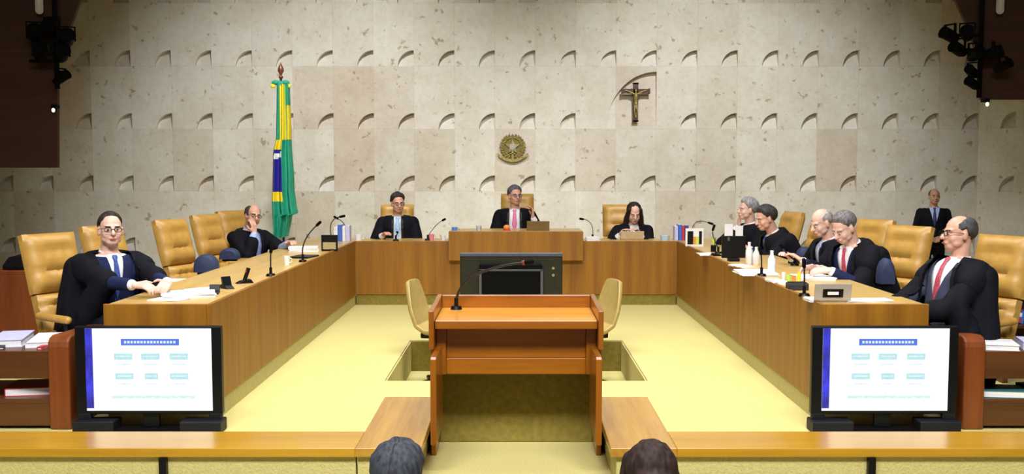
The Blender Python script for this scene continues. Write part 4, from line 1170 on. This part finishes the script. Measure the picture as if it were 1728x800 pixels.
def laptop(p, rz, w_, d_, h_, m_, label, ang=15, sticker=False):
    t = thing('laptop', label, 'laptop', p, R_(rz))
    m = MB(); m.box((-w_/2, -d_, 0), (w_/2, 0, .015)); m.build('keyboard_base', m_, t, .003)
    m = MB(); m.box((-w_/2, -.004, .012), (w_/2, .006, h_), rot(R_(-ang), 'X')); l = m.build('lid', m_, t, .003)
    if sticker:
        m = MB(); m.box((-.065, .006, h_*.28), (.065, .008, h_*.72), rot(R_(-ang), 'X')); k = m.build('sticker', BLACK, l, .0005)
        m = MB(); m.box((-.035, .008, h_*.42), (.035, .0095, h_*.58), rot(R_(-ang), 'X')); m.build('sticker_print', WHITE, l)
    return t
laptop(ond(496, 434), 80, .30, .2, .03, BLACK, 'black closed laptop before the bald person', 80)
# monitors/books at far left corner
def frame_thing(p, w_, h_, label, fm, pic, name='picture_frame', cat='frame', rz=0):
    t = thing(name, label, cat, p, R_(rz)); m = MB(); m.box((-w_/2, 0, 0), (w_/2, .02, h_)); m.build('frame', fm, t, .003)
    m = MB(); n = len(pic)
    for i, c_ in enumerate(pic): m.cur = i; m.box((-w_*.4+w_*.8*i/n, -.003, h_*.12), (-w_*.4+w_*.8*(i+1)/n, 0, h_*(.85 if c_ is BLACK else .55)))
    m.build('picture', pic, t); m = MB(); m.box((-w_*.2, .02, 0), (w_*.2, .08, .01)); m.build('foot', fm, t)
GREENC = mat('green_cover', (.08, .22, .05), .5); ORG = mat('orange_cover', (.75, .28, .05), .5); LIME = mat('lime_cover', (.45, .75, .08), .5)
frame_thing(ond(556, 424), .17, .17, 'dark box file with tan front at the left far corner', BLACK, [mat('khaki_card', (.40, .33, .15), .6)], 'box_file', 'box file')
def row_books(px0, y, z, Y, specs, grp, where):
    x = P(px0, y, Y).x
    for i, (th, h, c_, nm) in enumerate(specs):
        t = thing('book', '%s upright book %s' % (nm, where), 'book', (x+th/2, Y, z), 0, grp)
        m = MB(); m.box((-th/2, -.07, 0), (th/2, .07, h)); m.build('cover', c_, t, .003)
        m = MB(); m.box((-th/2+.004, -.06, h), (th/2-.004, .066, h+.001)); m.build('pages', WHITE, t); x += th+.003
row_books(565, 400, DT, 12.75, [(.045, .17, PALE, 'pale'), (.05, .20, BLUEC, 'blue'), (.035, .18, PALE, 'thin white'), (.05, .19, LAV, 'lavender')], 'upright books at the left corner', 'standing at the left end of the far bench')
row_books(1137, 400, DT, 12.95, [(.04, .17, LAV, 'lavender'), (.045, .19, BLUEC, 'blue'), (.03, .18, REDC, 'red'), (.045, .18, mat('indigo_cover', (.06, .05, .30), .5), 'indigo'), (.04, .15, ORG, 'orange')], 'upright books at the right corner', 'standing at the right end of the far bench')
# far bench clutter
def fb(px, Y=12.85): p = P(px, 405, Y); p.z = DT; return p
cup(fb(605), .05, .07, CER, 'white cup at the left end of the far bench')
cup(fb(728), .035, .075, mat('pink_cup', (.75, .25, .28), .4), 'pink cup right of the person with light blue tie')
cup(fb(748), .03, .06, CER, 'small white cup left of the raised desk')
b = fb(722); mic(b, P(735, 378, 12.8), P(747, 372, 12.7), 'thin gooseneck microphone left of the raised desk', .004)
b = fb(668, 12.75); mic(b, P(672, 392, 12.75), P(671, 392, 12.7), 'short dark microphone before the light blue tie', .006)
paper(1000, 404, .16, .12, 'white papers right of the raised desk', 0, .05, Y=12.8)
b = fb(1000, 12.9); mic(b, P(1003, 372, 12.9), P(984, 370, 12.8), 'thin gooseneck microphone right of the raised desk', .004)
p = fb(1067, 12.95); laptop(p, 180, .28, .2, .11, mat('tan_cover', (.60, .48, .30), .5), 'tan tablet standing before the long-haired person', 15)
cup(fb(1122, 12.85), .06, .06, mat('light_blue_cup', (.50, .66, .85), .4), 'light blue bowl right of the long-haired person', 'bowl', 'bowl')
# raised desk clutter
def pd(px, Y=12.75): p = P(px, 391, Y); p.z = PDT; return p
cup(pd(767), .035, .04, mat('blue_cup', (.10, .28, .75), .4), 'blue cup on the left of the raised desk')
cup(pd(808), .035, .06, GLASS, 'clear glass on the raised desk left of its person', 'glass', 'drinking_glass')
p = pd(855); t = thing('desk_ornament', 'small round orange-red object before the person at the raised desk', 'ornament', p)
m = MB(); m.ell((0, 0, .035), (.04, .03, .035)); m.build('body', ORG, t, smooth=True); m = MB(); m.box((-.05, -.05, 0), (.05, .05, .01)); m.build('stand', REDC, t)
laptop(pd(908, 12.7), 180, .27, .2, .12, mat('bronze_metal', (.22, .15, .06), .4, .3), 'brown laptop open on the raised desk', 15)
# right side clutter
frame_thing(ond(1172, 416), .20, .20, 'white framed display with coloured picture at the right corner', CER, [BLACK, BLACK, ORG, LIME, BLACK], 'picture_frame', 'frame')
b = P(1168, 400, 12.8); b.z = DT; mic(b, P(1165, 365, 12.8), P(1196, 376, 12.7), 'gooseneck microphone arching right over the right corner', .004)
b = ond(1212, 428); mic(b, P(1200, 395, b.y), P(1203, 388, b.y), 'short gooseneck microphone near the small plant', .005)
p = ond(1204, 425); t = thing('pen_cup', 'small cup with green and yellow pens at the right corner', 'pen cup', p)
m = MB(); m.cyl((0, 0, 0), .03, .07, 14); m.build('cup', BLACK, t)
for i, c_ in enumerate((LIME, YEL, GREENC)): m = MB(); m.tube([(0, 0, .03), (.02*(i-1), 0, .15)], .006, 6); m.build('pen', c_, t)
phone(1210, 432, 'black telephone lying by the right far corner', .05, 60, 90)
paper(1193, 430, .16, .3, 'white papers along the edge of the right far corner', 0, .01)
paper(1235, 428, .12, .2, 'white papers beneath the black box on the right bench', 0, .015)
p = ond(1238, 441); t = thing('desk_monitor', 'black desk monitor before the grey-haired person with hand at mouth', 'monitor', p)
m = MB(); m.box((-.11, 0, .03), (.11, .03, .235)); m.build('housing', BLACK, t, .004)
m = MB(); m.box((-.05, -.04, 0), (.05, .06, .03)); m.build('stand', BLACK, t, .004)
m = MB(); m.box((-.06, -.006, .19), (-.04, 0, .225)); m.build('button_panel', GREY, t)
p = P(1238, 412, 11.6); t = thing('document_rack', 'white upright papers behind the black desk monitor', 'papers', (p.x, 11.6, DT))
m = MB(); m.box((-.10, 0, 0), (-.01, .02, .26)); m.box((.02, 0, 0), (.10, .02, .24)); m.build('papers', WHITE, t); m = MB(); m.box((-.12, -.03, 0), (.12, .05, .015)); m.build('rack', BLACK, t)
bottle(ond(1264, 446), .20, mat('pale_plastic', (.70, .70, .68), .3), 'pale water bottle right of the black desk monitor')
bottle(ond(1276, 447), .16, mat('pale_plastic', (.70, .70, .68), .3), 'shorter pale bottle before the dark-haired person')
bottle(ond(1302, 462), .19, mat('milky_plastic', (.78, .80, .86), .3), 'milky white bottle with cap before the dark-haired person')
paper(1275, 462, .30, .40, 'white papers before the dark-haired person', 0, .02)
paper(1250, 450, .14, .26, 'white sheets at the edge before the desk monitor', 8, .012)
paper(1310, 477, .10, .22, 'white sheets by the upright microphone on the right bench', 5, .02)
b = ond(1285, 466); mic(b, b+Vector((0, 0, .15)), P(1284, 428, b.y), 'slim upright microphone before the dark-haired person')
b = ond(1341, 448); mic(b, P(1330, 432, b.y), P(1320, 418, b.y-.1), 'black gooseneck microphone leaning left beside the dark-haired person', .008)
b = ond(1357, 500); mic(b, b+Vector((0, 0, .15)), P(1357, 450, b.y), 'slim upright microphone left of the silver laptop')
for i, (x, y, c_, nm) in enumerate(((1331, 478, LIME, 'green'), (1339, 480, ORG, 'orange'), (1348, 474, YEL, 'yellow'), (1322, 474, CER, 'white'))):
    p = ond(x, y); cup(p, .016, .065, c_, '%s tumbler among the small items on the right bench' % nm, 'tumbler', 'tumbler')
p = ond(1345, 489); t = thing('pencil_box', 'dark box at the panel edge left of the silver laptop', 'box', p)
m = MB(); m.box((-.07, -.05, 0), (.07, .05, .05)); m.build('body', DKC, t, .005); m = MB(); m.box((-.06, -.04, .05), (.06, .04, .055)); m.build('lid', BLACK, t)
paper(1372, 470, .26, .34, 'open white document in the grey-haired reader\'s hands', 0, .02)
paper(1376, 508, .12, .14, 'white sheets tucked beside the silver laptop', 0, .02)
paper(1462, 508, .30, .14, 'white papers before the nearest person at right', 4, .012)
laptop(P(1404, 513, 6.75).xy.to_3d()+Vector((0, 0, DT)), 180, .235, .18, .125, mat('silver_metal', (.48, .46, .42), .4, .4), 'silver laptop with black sticker at the right bench end', 10, True)
